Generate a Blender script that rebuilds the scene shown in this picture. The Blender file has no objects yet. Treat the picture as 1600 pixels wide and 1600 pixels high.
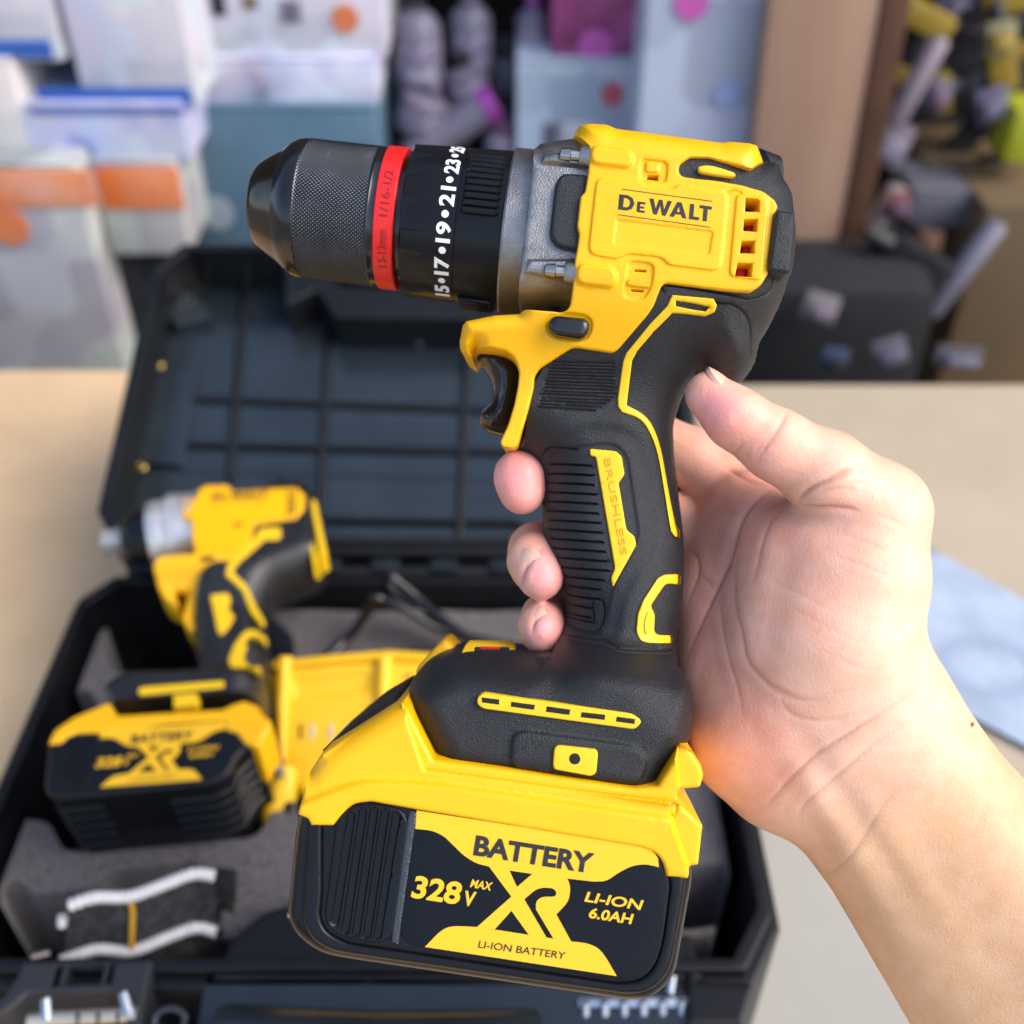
import bpy, bmesh, math, random
import numpy as np
from mathutils import Vector, Matrix, Euler, geometry
R = math.radians
random.seed(7); np.random.seed(7)
SC = bpy.context.scene
COL = SC.collection

# ------------------------------------------------------------------ camera, sky, sun, exposure
F = 1716.0                       # focal length in photo pixels (1600 px wide frame)
PITCH, CAMZ = 40.0, 0.575
C0 = Vector((0, 0, CAMZ))
cam = bpy.data.cameras.new('camera'); camo = bpy.data.objects.new('camera', cam); COL.objects.link(camo)
camo.location = C0; camo.rotation_euler = (R(90 - PITCH), 0, 0)
cam.sensor_width = 36; cam.lens = 36 * F / 1600; cam.clip_start = 0.01; cam.clip_end = 500
cam.dof.use_dof = True; cam.dof.focus_distance = 0.273; cam.dof.aperture_fstop = 8.8
SC.camera = camo
w = bpy.data.worlds.new('World'); SC.world = w; w.use_nodes = True
nt = w.node_tree; bg = nt.nodes['Background']
sky = nt.nodes.new('ShaderNodeTexSky'); sky.sky_type = 'NISHITA'; sky.sun_disc = False
SUN = Vector((0.74, -0.26, 0.78)).normalized()      # direction towards the sun
sky.sun_elevation = math.asin(SUN.z); sky.sun_rotation = math.atan2(SUN.x, SUN.y)
sky.air_density = 1.0; sky.dust_density = 2.5; sky.ozone_density = 1.0
nt.links.new(sky.outputs[0], bg.inputs[0]); bg.inputs[1].default_value = 0.15
sl = bpy.data.lights.new('sun', 'SUN'); sl.energy = 0.95; sl.angle = R(45); sl.color = (1, .955, .89)
so = bpy.data.objects.new('sun', sl); COL.objects.link(so); so.rotation_euler = SUN.to_track_quat('Z', 'Y').to_euler()
vs = SC.view_settings; vs.view_transform = 'Standard'; vs.look = 'None'; vs.gamma = 1; vs.exposure = 1.2
vs.use_curve_mapping = False
SC.cycles.use_denoising = True; SC.cycles.max_bounces = 8
try: SC.cycles.denoiser = 'OPENIMAGEDENOISE'
except Exception: pass

# ------------------------------------------------------------------ rays from the photograph
RC = Euler((R(90 - PITCH), 0, 0)).to_matrix()
def ray(px, py): return RC @ Vector(((px - 800) / F, -(py - 800) / F, -1))
def at_depth(px, py, d): return C0 + ray(px, py) * d
def on_z(px, py, z): r = ray(px, py); return C0 + r * ((z - CAMZ) / r.z)
def on_y(px, py, y): r = ray(px, py); return C0 + r * (y / r.y)
class Frame:
    def __init__(s, M):
        s.M = M; s.inv = M.inverted(); s.o = s.inv @ C0; s.i3 = s.inv.to_3x3()
    def L(s, px, py, h=0.0):
        d = s.i3 @ ray(px, py); t = (h - s.o.z) / d.z; p = s.o + d * t
        return (p.x, p.y)
    def LS(s, pts, h=0.0): return [s.L(x, y, h) for x, y in pts]
    def pix(s, P):                     # local points (n,3) -> photo pixels
        W = (np.array(s.M.to_3x3()) @ P.T).T + np.array(s.M.translation) - np.array(C0)
        Cc = (np.array(RC).T @ W.T).T
        return 800 + F * Cc[:, 0] / -Cc[:, 2], 800 - F * Cc[:, 1] / -Cc[:, 2]
def crop(x0, y0, sc): return lambda pts: [(x0 + x / sc, y0 + y / sc) for x, y in pts]
c1 = crop(380, 190, 3.478); c2 = crop(700, 180, 2.807); c3 = crop(740, 560, 3.2); c4 = crop(440, 980, 2.353)
c5 = crop(1000, 540, 2.667); c6 = crop(1000, 1000, 2.667); c7 = crop(0, 720, 2.424); c9 = crop(380, 860, 3.333)
c10 = crop(0, 900, 3.478); c11 = crop(140, 360, 2.222); c12 = crop(0, 1320, 3.81)

# ------------------------------------------------------------------ materials
def mat(name, col, rough=.5, metal=0., bump=None, var=0., vscale=60., spec=.5, coat=0., sss=None, dots=None, sheen=0.):
    m = bpy.data.materials.new(name); m.use_nodes = True; n = m.node_tree.nodes; l = m.node_tree.links
    b = n['Principled BSDF']; b.inputs['Base Color'].default_value = (*col, 1); b.inputs['Roughness'].default_value = rough
    b.inputs['Metallic'].default_value = metal; b.inputs['Specular IOR Level'].default_value = spec
    b.inputs['Coat Weight'].default_value = coat; b.inputs['Coat Roughness'].default_value = .15
    if sheen: b.inputs['Sheen Weight'].default_value = sheen
    tc = n.new('ShaderNodeTexCoord')
    if var:
        nz = n.new('ShaderNodeTexNoise'); nz.inputs['Scale'].default_value = vscale; nz.inputs['Detail'].default_value = 6
        nz.inputs['Roughness'].default_value = .65
        l.new(tc.outputs['Object'], nz.inputs['Vector'])
        rp = n.new('ShaderNodeValToRGB'); e = rp.color_ramp.elements
        e[0].position = .3; e[1].position = .72
        e[0].color = (*[c * (1 - var) for c in col], 1); e[1].color = (*[min(1, c * (1 + var)) for c in col], 1)
        l.new(nz.outputs[0], rp.inputs[0]); l.new(rp.outputs[0], b.inputs['Base Color'])
        mr = n.new('ShaderNodeMapRange'); mr.inputs[3].default_value = max(.02, rough - .12); mr.inputs[4].default_value = min(1, rough + .12)
        l.new(nz.outputs[0], mr.inputs[0]); l.new(mr.outputs[0], b.inputs['Roughness'])
    if bump:
        prev = None
        for sc, st, kind in bump:
            if kind in 've':
                t = n.new('ShaderNodeTexVoronoi'); t.inputs['Scale'].default_value = sc; t.feature = 'F1' if kind == 'v' else 'DISTANCE_TO_EDGE'
            else:
                t = n.new('ShaderNodeTexNoise'); t.inputs['Scale'].default_value = sc; t.inputs['Detail'].default_value = 3
            l.new(tc.outputs['Object'], t.inputs['Vector'])
            bp = n.new('ShaderNodeBump'); bp.inputs['Strength'].default_value = st; bp.inputs['Distance'].default_value = .0006
            l.new(t.outputs[0], bp.inputs['Height'])
            if prev: l.new(prev.outputs[0], bp.inputs['Normal'])
            prev = bp
        l.new(prev.outputs[0], b.inputs['Normal'])
    if sss:
        b.inputs['Subsurface Weight'].default_value = sss[0]; b.inputs['Subsurface Radius'].default_value = sss[1]
        b.inputs['Subsurface Scale'].default_value = sss[2]
    return m

# ------------------------------------------------------------------ object helpers
def link(name, me, m=None, parent=None):
    o = bpy.data.objects.new(name, me); COL.objects.link(o)
    if m and me: me.materials.append(m)
    if parent: o.parent = parent
    return o
def mesh_from(V, Fc, sharp=38, smooth=True):
    me = bpy.data.meshes.new('m'); me.from_pydata([tuple(v) for v in V], [], [tuple(f) for f in Fc]); me.update()
    if smooth:
        me.polygons.foreach_set('use_smooth', [True] * len(me.polygons))
        me.set_sharp_from_angle(angle=R(sharp))
    return me
def thing(name, label, cat, M=None, group=None):
    o = bpy.data.objects.new(name, None); COL.objects.link(o); o.empty_display_size = .02
    if M is not None: o.matrix_world = M
    return tag(o, label, cat, group)
def tag(o, label, cat, group=None, kind=None):
    if label: o['label'] = label
    if cat: o['category'] = cat
    if group: o['group'] = group
    if kind: o['kind'] = kind
    return o
class MB:
    """collects faces and links them as one mesh object"""
    def __init__(s): s.V = []; s.F = []
    def add(s, V, Fc):
        k = len(s.V); s.V += [tuple(v) for v in V]; s.F += [tuple(i + k for i in f) for f in Fc]; return s
    def mesh(s, me, f=lambda p: p):
        return s.add([f(Vector(v.co)) for v in me.vertices], [p.vertices[:] for p in me.polygons])
    def box(s, lo, hi, f=lambda p: p, bev=0.0):
        bm = bmesh.new(); bmesh.ops.create_cube(bm, size=1)
        for v in bm.verts: v.co = Vector([lo[i] + (v.co[i] + .5) * (hi[i] - lo[i]) for i in range(3)])
        if bev: bmesh.ops.bevel(bm, geom=bm.edges[:], offset=bev, segments=2, affect='EDGES', profile=.6)
        bm.verts.index_update()
        s.add([f(v.co.copy()) for v in bm.verts], [[v.index for v in q.verts] for q in bm.faces]); bm.free(); return s
    def tube(s, pts, r, n=12, caps=True):
        pts = [Vector(p) for p in pts]; rr = r if hasattr(r, '__len__') else [r] * len(pts)
        V = []; Fc = []; up = None
        for i, p in enumerate(pts):
            t = (pts[min(i + 1, len(pts) - 1)] - pts[max(i - 1, 0)]).normalized()
            if up is None: up = t.orthogonal().normalized()
            up = (up - t * up.dot(t)).normalized(); sd = t.cross(up)
            for k in range(n):
                a = 2 * math.pi * k / n; V.append(p + (up * math.cos(a) + sd * math.sin(a)) * rr[i])
        for i in range(len(pts) - 1):
            for k in range(n):
                a = i * n + k; b = i * n + (k + 1) % n; Fc.append((a, b, b + n, a + n))
        if caps: Fc.append(tuple(range(n))[::-1]); Fc.append(tuple(range((len(pts) - 1) * n, len(pts) * n)))
        return s.add(V, Fc)
    def lathe(s, prof, A, a, n, w, seg=96, rad=None):
        V = []; Fc = []
        for i, (t, r) in enumerate(prof):
            for k in range(seg):
                th = 2 * math.pi * k / seg; rr = r if rad is None else rad(t, r, th)
                V.append(A + a * t + (n * math.cos(th) + w * math.sin(th)) * rr)
        for i in range(len(prof) - 1):
            for k in range(seg):
                p = i * seg + k; q = i * seg + (k + 1) % seg; Fc.append((p, p + seg, q + seg, q))
        return s.add(V, Fc)
    def build(s, name, m, parent=None, sharp=38, smooth=True):
        return link(name, mesh_from(s.V, s.F, sharp, smooth), m, parent)

def spline(pts, n=8):
    """Catmull-Rom through points of any dimension"""
    P = [np.array(p, float) for p in pts]; P = [2 * P[0] - P[1]] + P + [2 * P[-1] - P[-2]]; out = []
    for i in range(1, len(P) - 2):
        for k in range(n):
            t = k / n; a, b, c, d = P[i - 1:i + 3]
            out.append(.5 * (2 * b + (c - a) * t + (2 * a - 5 * b + 4 * c - d) * t * t + (3 * b - a - 3 * c + d) * t ** 3))
    out.append(P[-2]); return [tuple(p) for p in out]
def rnd(poly, r, n=4):
    """fillet every corner of a closed polygon with cut length up to r"""
    P = [np.array(p, float) for p in poly]; N = len(P); out = []
    for i in range(N):
        a, b, c = P[i - 1], P[i], P[(i + 1) % N]
        la, lc = np.linalg.norm(a - b), np.linalg.norm(c - b)
        ra = min(r, la * .48); rc = min(r, lc * .48); q = min(ra, rc) if True else ra
        s = b + (a - b) / max(la, 1e-9) * q; e = b + (c - b) / max(lc, 1e-9) * q
        for k in range(n + 1):
            t = k / n; out.append(tuple(s * (1 - t) ** 2 + 2 * b * t * (1 - t) + e * t * t))
    return out
def resample(poly, step, closed=True):
    P = [np.array(p, float) for p in poly]; out = []
    N = len(P)
    for i in range(N if closed else N - 1):
        a, b = P[i], P[(i + 1) % N]; k = max(1, int(math.ceil(np.linalg.norm(b - a) / step)))
        for j in range(k): out.append(tuple(a + (b - a) * j / k))
    if not closed: out.append(tuple(P[-1]))
    return out
def dist_poly(Q, poly, closed=True):
    A = np.array(poly, float); B = np.roll(A, -1, 0)
    if not closed: A, B = A[:-1], B[:-1]
    d = np.full(len(Q), 1e9)
    for a, b in zip(A, B):
        ab = b - a; L2 = ab @ ab
        if L2 < 1e-16: continue
        t = np.clip(((Q - a) @ ab) / L2, 0, 1); d = np.minimum(d, np.hypot(*(Q - a - t[:, None] * ab).T))
    return d
def inside(Q, poly):
    A = np.array(poly, float); B = np.roll(A, -1, 0); c = np.zeros(len(Q), bool); x, y = Q[:, 0], Q[:, 1]
    for a, b in zip(A, B):
        if a[1] == b[1]: continue
        m = (a[1] > y) != (b[1] > y); c ^= m & (x < (b[0] - a[0]) * (y - a[1]) / (b[1] - a[1]) + a[0])
    return c
def sstep(x, a, b):
    t = np.clip((x - a) / (b - a), 0, 1); return t * t * (3 - 2 * t)
def offs(line, o):
    P = np.array(line, float); T = np.gradient(P, axis=0); L = np.hypot(T[:, 0], T[:, 1]) + 1e-12
    return P + np.stack([-T[:, 1] / L, T[:, 0] / L], 1) * o

def relief(name, m, parent, outline, H, bottom, holes=(), rounds=None, rb=None, b=.0006, grooves=(), pads=(), step=.003,
           bstep=.0012, mirror=False, fn=None, xf=None, sharp=38, zs=0):
    """Solid with a traced outline: top surface z = H(u,v) rounded over at its rim, grooves and raised pads in it, walls down to
    `bottom` (or mirrored about z = 0)."""
    Hf = H if callable(H) else (lambda q: np.full(len(q), float(H)))
    out = resample(outline, bstep); hs = [resample(h, bstep) for h in holes]
    if rounds is None: rounds = [(out, True, b, b if rb is None else rb)] + [(h, True, min(b, .0006), min(b, .0006)) for h in hs]
    V = []; E = []
    for lp in [out] + hs:
        k = len(V); V += lp; E += [(k + i, k + (i + 1) % len(lp)) for i in range(len(lp))]
    nb = len(V); o = np.array(out); lo, hi = o.min(0), o.max(0)
    X, Y = np.meshgrid(np.arange(lo[0], hi[0], step), np.arange(lo[1], hi[1], step)); X[::2] += step / 2
    G = np.stack([X.ravel(), Y.ravel()], 1); G = G[inside(G, out)]; kp = np.ones(len(G), bool)   # keep the loose grid off grooves and pad edges
    for ln, wd, dp in grooves: kp &= dist_poly(G, ln, False) > 1.35 * wd
    for ln, dh, wd in pads: kp &= dist_poly(G, ln) > .62 * wd
    cand = [G[kp]]
    for ln, cl, bb, _ in rounds:
        rl = resample(ln, max(bstep, bb * .35), cl); rl = rl + [rl[0]] if cl else rl
        for f in (.015, .06, .14, .27, .45, .7, 1.0):
            for s in (1, -1): cand.append(offs(rl, s * f * bb))
    for ln, wd, dp in grooves:
        rl = resample(ln, max(wd * 1.6, .0007), False)
        for f in (-1, -.5, 0, .5, 1): cand.append(offs(rl, f * wd))
    for ln, dh, wd in pads:
        rl = resample(ln, max(wd * .8, .0006)); rl = rl + [rl[0]]
        for f in (-1, -.5, 0, .5, 1): cand.append(offs(rl, f * wd * .5))
    Q = np.concatenate(cand)
    ok = inside(Q, out)
    for h in hs: ok &= ~inside(Q, h)
    Q = Q[ok]
    dmin = dist_poly(Q, out)
    for h in hs: dmin = np.minimum(dmin, dist_poly(Q, h))
    Q = Q[dmin > 3e-5]
    key = np.round(Q / 8e-5).astype(np.int64); _, ui = np.unique(key, axis=0, return_index=True); Q = Q[ui]
    res = geometry.delaunay_2d_cdt([Vector(p) for p in V] + [Vector(p) for p in Q], E, [], 0, 1e-8)
    P = np.array([tuple(p) for p in res[0]]); T = np.array([f for f in res[2] if len(f) == 3])
    cen = P[T].mean(1); keep = inside(cen, out)
    for h in hs: keep &= ~inside(cen, h)
    T = T[keep]
    z = Hf(P)
    drop = np.zeros(len(P))
    for ln, cl, bb, rr in rounds:
        bv = bb; d = np.clip(dist_poly(P, ln, cl) / bv, 0, 1); drop = np.maximum(drop, rr * (1 - np.sqrt(np.maximum(0, 1 - (1 - d) ** 2))))
    z = z - drop
    for ln, dh, wd in pads:
        sd = dist_poly(P, ln) * np.where(inside(P, ln), 1, -1); z = z + dh * sstep(sd, -wd * .5, wd * .5)
    for ln, wd, dp in grooves:
        d = dist_poly(P, ln, False) / wd; z = z - dp * np.where(d < 1, .5 + .5 * np.cos(np.pi * np.clip(d, 0, 1)), 0)
    if fn: z = fn(P, z)
    a, bq, c = P[T[:, 0]], P[T[:, 1]], P[T[:, 2]]
    cr = (bq[:, 0] - a[:, 0]) * (c[:, 1] - a[:, 1]) - (bq[:, 1] - a[:, 1]) * (c[:, 0] - a[:, 0])
    T[cr < 0] = T[cr < 0][:, ::-1]; T = T[np.abs(cr) > 1e-14]
    if zs:
        Ez = np.concatenate([T[:, [0, 1]], T[:, [1, 2]], T[:, [2, 0]]]); Ez = np.concatenate([Ez, Ez[:, ::-1]]); free = np.minimum(dist_poly(P, out), 1) > 1e-4
        for _ in range(zs):
            s_ = np.zeros(len(P)); c_ = np.full(len(P), 1e-9); np.add.at(s_, Ez[:, 0], z[Ez[:, 1]]); np.add.at(c_, Ez[:, 0], 1); z = np.where(free & (c_ > .5), .5 * z + .5 * s_ / c_, z)
    used = np.unique(T); mp = -np.ones(len(P), int); mp[used] = np.arange(len(used)); T = mp[T]; P = P[used]; z = z[used]
    n = len(P); ed = {}
    for t in T:
        for i in range(3):
            e = (t[i], t[(i + 1) % 3]); ed[e] = 1
    bd = [e for e in ed if (e[1], e[0]) not in ed]
    V3 = np.column_stack([P, z]); Fc = [tuple(t) for t in T]
    if mirror:
        V3 = np.concatenate([V3, np.column_stack([P, -z])]); Fc += [tuple(t + n)[::-1] for t in T]
        Fc += [(e[1], e[0], e[0] + n, e[1] + n) for e in bd]
    else:
        bi = {}
        for e in bd:
            for q in e: bi.setdefault(q, n + len(bi))
        zb = bottom if callable(bottom) else (lambda q: np.full(len(q), float(bottom)))
        ks = list(bi.keys()); V3 = np.concatenate([V3, np.column_stack([P[ks], zb(P[ks])])])
        Fc += [(e[1], e[0], bi[e[0]], bi[e[1]]) for e in bd]
    if xf is not None: V3 = np.array([tuple(xf(Vector(v))) for v in V3])
    return link(name, mesh_from(V3, Fc, sharp), m, parent)

def text_raw(s, bold=0.0, extrude=0.0):
    cu = bpy.data.curves.new('txt', 'FONT'); cu.body = s; cu.offset = bold; cu.extrude = extrude; cu.resolution_u = 5; cu.fill_mode = 'FRONT' if extrude == 0 else 'BOTH'
    o = bpy.data.objects.new('txt', cu); COL.objects.link(o); dg = bpy.context.evaluated_depsgraph_get()
    me = bpy.data.meshes.new_from_object(o.evaluated_get(dg)); bpy.data.objects.remove(o); bpy.data.curves.remove(cu)
    V = np.array([v.co[:] for v in me.vertices]); Fc = [p.vertices[:] for p in me.polygons]; bpy.data.meshes.remove(me)
    lo, hi = V.min(0), V.max(0)
    V[:, :2] = (V[:, :2] - lo[:2]) / (hi[:2] - lo[:2]); return V, Fc, (hi - lo)
def flat_text(name, s, fr, bl, br, tl, h, m, parent, bold=0., th=.00012, mb=None):
    """writing whose box is given by its bottom-left, bottom-right and top-left corners in the photograph"""
    V, Fc, _ = text_raw(s, bold, 1.0)
    A, B, Cc = (np.array(fr.L(*q, h)) for q in (bl, br, tl)) if fr else (np.array(q) for q in (bl, br, tl))
    out = [(*(A + (B - A) * v[0] + (Cc - A) * v[1]), h + th * (v[2] > 0)) for v in V]
    t = MB() if mb is None else mb
    t.add(out, Fc)
    if mb is None: return t.build(name, m, parent, smooth=False)
# ================================================================== ground, table and the stall behind
def grad_mat(name, cols, scale, rough=.6, det=2.0, dist=0., stretch=(1, 1, 1), blocks=.55):
    """printed carton: soft patches of a few colours"""
    m = bpy.data.materials.new(name); m.use_nodes = True; n = m.node_tree.nodes; l = m.node_tree.links; b = n['Principled BSDF']
    tc = n.new('ShaderNodeTexCoord'); mp = n.new('ShaderNodeMapping'); mp.inputs['Scale'].default_value = stretch
    nz = n.new('ShaderNodeTexNoise'); nz.inputs['Scale'].default_value = scale; nz.inputs['Detail'].default_value = det; nz.inputs['Distortion'].default_value = dist
    rp = n.new('ShaderNodeValToRGB'); e = rp.color_ramp.elements
    while len(e) < len(cols): e.new(.5)
    for i, (p, c) in enumerate(cols): e[i].position = p; e[i].color = (*c, 1)
    l.new(tc.outputs['Object'], mp.inputs[0]); l.new(mp.outputs[0], nz.inputs['Vector']); l.new(nz.outputs[0], rp.inputs[0])
    vo = n.new('ShaderNodeTexVoronoi'); vo.distance = 'CHEBYCHEV'; vo.inputs['Scale'].default_value = scale * 2.2; l.new(mp.outputs[0], vo.inputs['Vector'])     # blocks of print
    hv = n.new('ShaderNodeHueSaturation'); hv.inputs['Saturation'].default_value = .22; l.new(vo.outputs['Color'], hv.inputs['Color'])
    mx = n.new('ShaderNodeMix'); mx.data_type = 'RGBA'; mx.blend_type = 'SOFT_LIGHT'; mx.inputs[0].default_value = blocks; l.new(rp.outputs[0], mx.inputs[6]); l.new(hv.outputs[0], mx.inputs[7]); l.new(mx.outputs[2], b.inputs['Base Color'])
    b.inputs['Roughness'].default_value = rough; b.inputs['Specular IOR Level'].default_value = .3
    return m
CARD = mat('tan_cardboard', (.68, .47, .265), .75, var=.10, vscale=9, bump=[(180, .1, 'n')])
CARDG = mat('cardboard_grey_light', (.50, .41, .29), .75, var=.08, vscale=8, bump=[(180, .1, 'n')])  # differing light on the right half put into the cardboard's tone
GREYB = mat('cardboard_pale_light', (.37, .355, .31), .8, var=.06, vscale=7)  # cardboard again, its paler light at lower right put into the colour
gm = MB().add([(-30, -30, -.46), (30, -30, -.46), (30, 30, -.46), (-30, 30, -.46)], [(0, 1, 2, 3)]).build('ground', mat('dusty_floor', (.25, .215, .18), .85, var=.2, vscale=3))
tag(gm, None, None, kind='structure')
def carton(name, lo, hi, m, label, cat='box', bev=.009, rz=0., group=None, flap=True, fm=None):
    cx, cy = (lo[0] + hi[0]) / 2, (lo[1] + hi[1]) / 2
    t = thing(name, label, cat, Matrix.Translation((cx, cy, lo[2])) @ Matrix.Rotation(rz, 4, 'Z'), group)
    h = [(hi[i] - lo[i]) / 2 for i in range(2)]; z = hi[2] - lo[2]
    MB().box((-h[0], -h[1], 0), (h[0], h[1], z), bev=bev).build('carton_body', m, t)
    if flap:
        for s in (-1, 1): MB().box((-h[0] + .002, .0015 if s > 0 else -h[1] + .002, z + .0005), (h[0] - .002, h[1] - .002 if s > 0 else -.0015, z + .0032), bev=.0008).build('top_flap', fm or m, t)
    return t
# table surface: flattened cartons side by side
tzf = -.0005
tl = thing('carton_table', 'wide tan cardboard carton under the open tool case, used as a table', 'table', Matrix.Translation((-.1, .3, -.45)))
MB().box((-.70, -.75, 0), (.195, .60, .4455), bev=.004).build('carton_body', CARD, tl)
for x0_, x1_ in ((-.698, .193),): MB().box((x0_, -.748, .446), (x1_, .598, .4495), bev=.001).build('top_flap', CARD, tl)
t2 = thing('carton_table', 'tan carton, greyed for the light there, forming the right half of the table, behind the wrist', 'table', Matrix.Translation((.62, .3, -.45)))
MB().box((-.52, -.75, 0), (.5, .575, .4455), bev=.004).build('carton_body', CARDG, t2)
MB().box((-.518, -.748, .446), (.498, .573, .4495), bev=.001).build('top_flap', CARDG, t2)
def sheet(name, pix, z, m, label, cat, th=.0012):
    o = relief(name, m, None, [on_z(x, y, z)[:2] for x, y in pix], z + th, z, b=.0004, step=.04, bstep=.02); return tag(o, label, cat)
sh = sheet('pale_light_board', [(1120, 1180), (1480, 1170), (1760, 1420), (1800, 1900), (1000, 1900)], .0002, GREYB, 'pale grey board added for the different light on the right of the table', 'board')  # added sheet, carries the table's different light as a paler colour
sb_ = sheet('printed_sheet', [(1448, 855), (1640, 960), (1800, 1090), (1790, 1260), (1600, 1165), (1440, 1080), (1330, 960)], .004, mat('pale_blue_print', (.37, .44, .54), .5, var=.22, vscale=22), 'pale blue printed sheet on the table beside the wrist', 'sheet')
rg = MB(); cc = on_z(1545, 1040, .0056)
for k in range(40):
    a_, b_ = 2 * math.pi * k / 40, 2 * math.pi * (k + 1) / 40
    rg.add([(cc.x + r_ * math.cos(q), cc.y + r_ * .8 * math.sin(q), cc.z) for q in (a_, b_) for r_ in (.026, .036)], [(0, 1, 3, 2)])
rg.build('printed_ring', mat('soft_blue_ink', (.31, .385, .50), .5), sb_, smooth=False)

W_ = (.44, .44, .49); LAV = (.34, .35, .47); BLU = (.03, .12, .42)
WHITE = grad_mat('white_carton', [(.3, (.40, .42, .52)), (.45, W_), (.62, (.48, .48, .53)), (.75, (.28, .31, .46))], 7)
WBLUE = grad_mat('white_blue_carton', [(.32, (.10, .16, .42)), (.42, (.36, .40, .60)), (.55, (.40, .42, .53)), (.7, (.24, .28, .48))], 9)
LAVC = grad_mat('lavender_carton', [(.3, (.10, .10, .16)), (.42, LAV), (.58, (.52, .54, .64)), (.72, (.28, .32, .55))], 8)
GREYC = grad_mat('grey_carton', [(.35, (.26, .26, .27)), (.6, (.36, .36, .36)), (.75, (.44, .42, .40))], 5)
BLUEP = mat('blue_band', (.02, .09, .36), .5); ORNG = grad_mat('orange_band', [(.4, (.66, .15, .03)), (.6, (.66, .22, .10)), (.8, (.6, .36, .30))], 7, blocks=.2)
STEELBL = grad_mat('slate_blue_bin', [(.35, (.075, .14, .20)), (.6, (.095, .17, .235)), (.75, (.13, .21, .26))], 4, rough=.45, blocks=.1)
MAROON = grad_mat('maroon_carton', [(.35, (.20, .035, .10)), (.55, (.27, .06, .15)), (.7, (.50, .16, .36))], 8)
PALE = grad_mat('pale_carton', [(.3, (.36, .40, .50)), (.5, (.38, .42, .50)), (.7, (.44, .46, .54))], 5)
WOOD = grad_mat('pinkish_plank', [(.3, (.30, .17, .11)), (.55, (.36, .22, .15)), (.75, (.43, .28, .20))], 3, stretch=(3, 3, .5), blocks=.08)
BROWN = mat('dark_brown_edge', (.09, .035, .015), .6, var=.3, vscale=9); DARK = mat('dark_clutter', (.008, .009, .013), .5, var=.5, vscale=14)
BLACKC = mat('black_floor_mass', (.006, .007, .010), .8, var=.5, vscale=20); MAG = mat('magenta_plastic', (.30, .05, .30), .4); LIL = mat('lilac_grey_plastic', (.14, .13, .18), .4, var=.2, vscale=20); PBALL = mat('pale_lilac_plastic', (.15, .13, .18), .35, var=.15, vscale=12)
YELT = mat('mustard_plastic', (.28, .19, .02), .4, var=.2, vscale=15); LIME = mat('lime_plastic', (.38, .40, .02), .4); OLIV = mat('brown_carton', (.14, .092, .045), .7, var=.12, vscale=6)
ORP = mat('orange_print', (.62, .18, .07), .5); REDP = mat('red_print', (.50, .10, .12), .5); PINKP = mat('pink_print', (.55, .10, .40), .5); GRNP = mat('green_print', (.25, .42, .14), .5)
def sx(px, y, py): return on_y(px, py, y).x
def sz(py, y): return on_y(800, py, y).z
def pbox(name, rect, y, dep, m, label, cat='box', rz=0., flap=True, base=None, **k):
    x0, y0, x1, y1 = rect; ym = (y0 + y1) / 2; a_, b_ = sx(x0, y, ym), sx(x1, y, ym)
    return carton(name, (a_, y, sz(y1, y) if base is None else base), (b_, y + dep, sz(y0, y)), m, label, cat, rz=rz, flap=flap, **k)
def panel(par, name, rect, y, m, th=.003):
    """a printed patch standing 3 mm proud of a carton's front"""
    x0, y0, x1, y1 = rect; ym = (y0 + y1) / 2; o = par.location
    MB().box((sx(x0, y, ym) - o.x, y - th - o.y, sz(y1, y) - o.z), (sx(x1, y, ym) - o.x, y - .0005 - o.y, sz(y0, y) - o.z), bev=.0008).build(name, m, par)
def blob(par, name, px, py, r, y, m):
    c = on_y(px, py, y); o = par.location; V = [(c.x + r / F * y * math.cos(k * .524) - o.x, y - .004 - o.y, c.z + r / F * y * math.sin(k * .524) - o.z) for k in range(12)]
    MB().add(V + [(v[0], v[1] + .003, v[2]) for v in V], [tuple(range(12))[::-1]] + [(k, (k + 1) % 12, 12 + (k + 1) % 12, 12 + k) for k in range(12)]).build(name, m, par, smooth=False)
GZ = -.46
# left pile
b = pbox('product_carton', (-120, 262, 152, 548), 1.30, .30, GREYC, 'big grey carton with an orange top band, bottom of the left pile', base=GZ)
panel(b, 'orange_band', (-118, 264, 150, 322), 1.30, ORNG); blob(b, 'orange_emblem', 14, 352, 34, 1.30, ORP)
b = pbox('product_carton', (155, 258, 285, 400), 1.34, .26, GREYC, 'smaller grey carton with a pinkish orange stripe beside the big grey carton', base=sz(400, 1.34)); panel(b, 'orange_band', (156, 260, 284, 326), 1.34, ORNG)
b = pbox('bag_or_dark_mass', (118, 392, 232, 560), 1.36, .22, DARK, 'black bag standing below the smaller grey carton', 'bag', flap=False, base=GZ, bev=.03)
b = pbox('product_carton', (36, 168, 292, 254), 1.36, .26, WBLUE, 'white carton printed in pale blue, above the grey cartons', base=sz(256, 1.36))
panel(b, 'blue_band', (48, 140 + 29, 290, 176), 1.36, BLUEP)
b = pbox('product_carton', (-100, 100, 36, 254), 1.36, .26, grad_mat('cream_carton', [(.4, (.42, .38, .36)), (.6, (.55, .53, .52))], 6), 'cream carton at the left rim of the photo beside the blue printed carton', base=sz(256, 1.36))
b = pbox('product_carton', (100, -60, 288, 136), 1.38, .26, WHITE, 'tall white carton with a royal blue foot band', base=sz(168, 1.38)); panel(b, 'blue_band', (60, 136, 300, 164), 1.38, BLUEP)
b = pbox('product_carton', (-110, -60, 84, 92), 1.38, .26, WHITE, 'white carton with a blue lower stripe in the upper left corner', base=sz(98, 1.38)); panel(b, 'blue_band', (-108, 62, 82, 90), 1.38, BLUEP)
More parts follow.
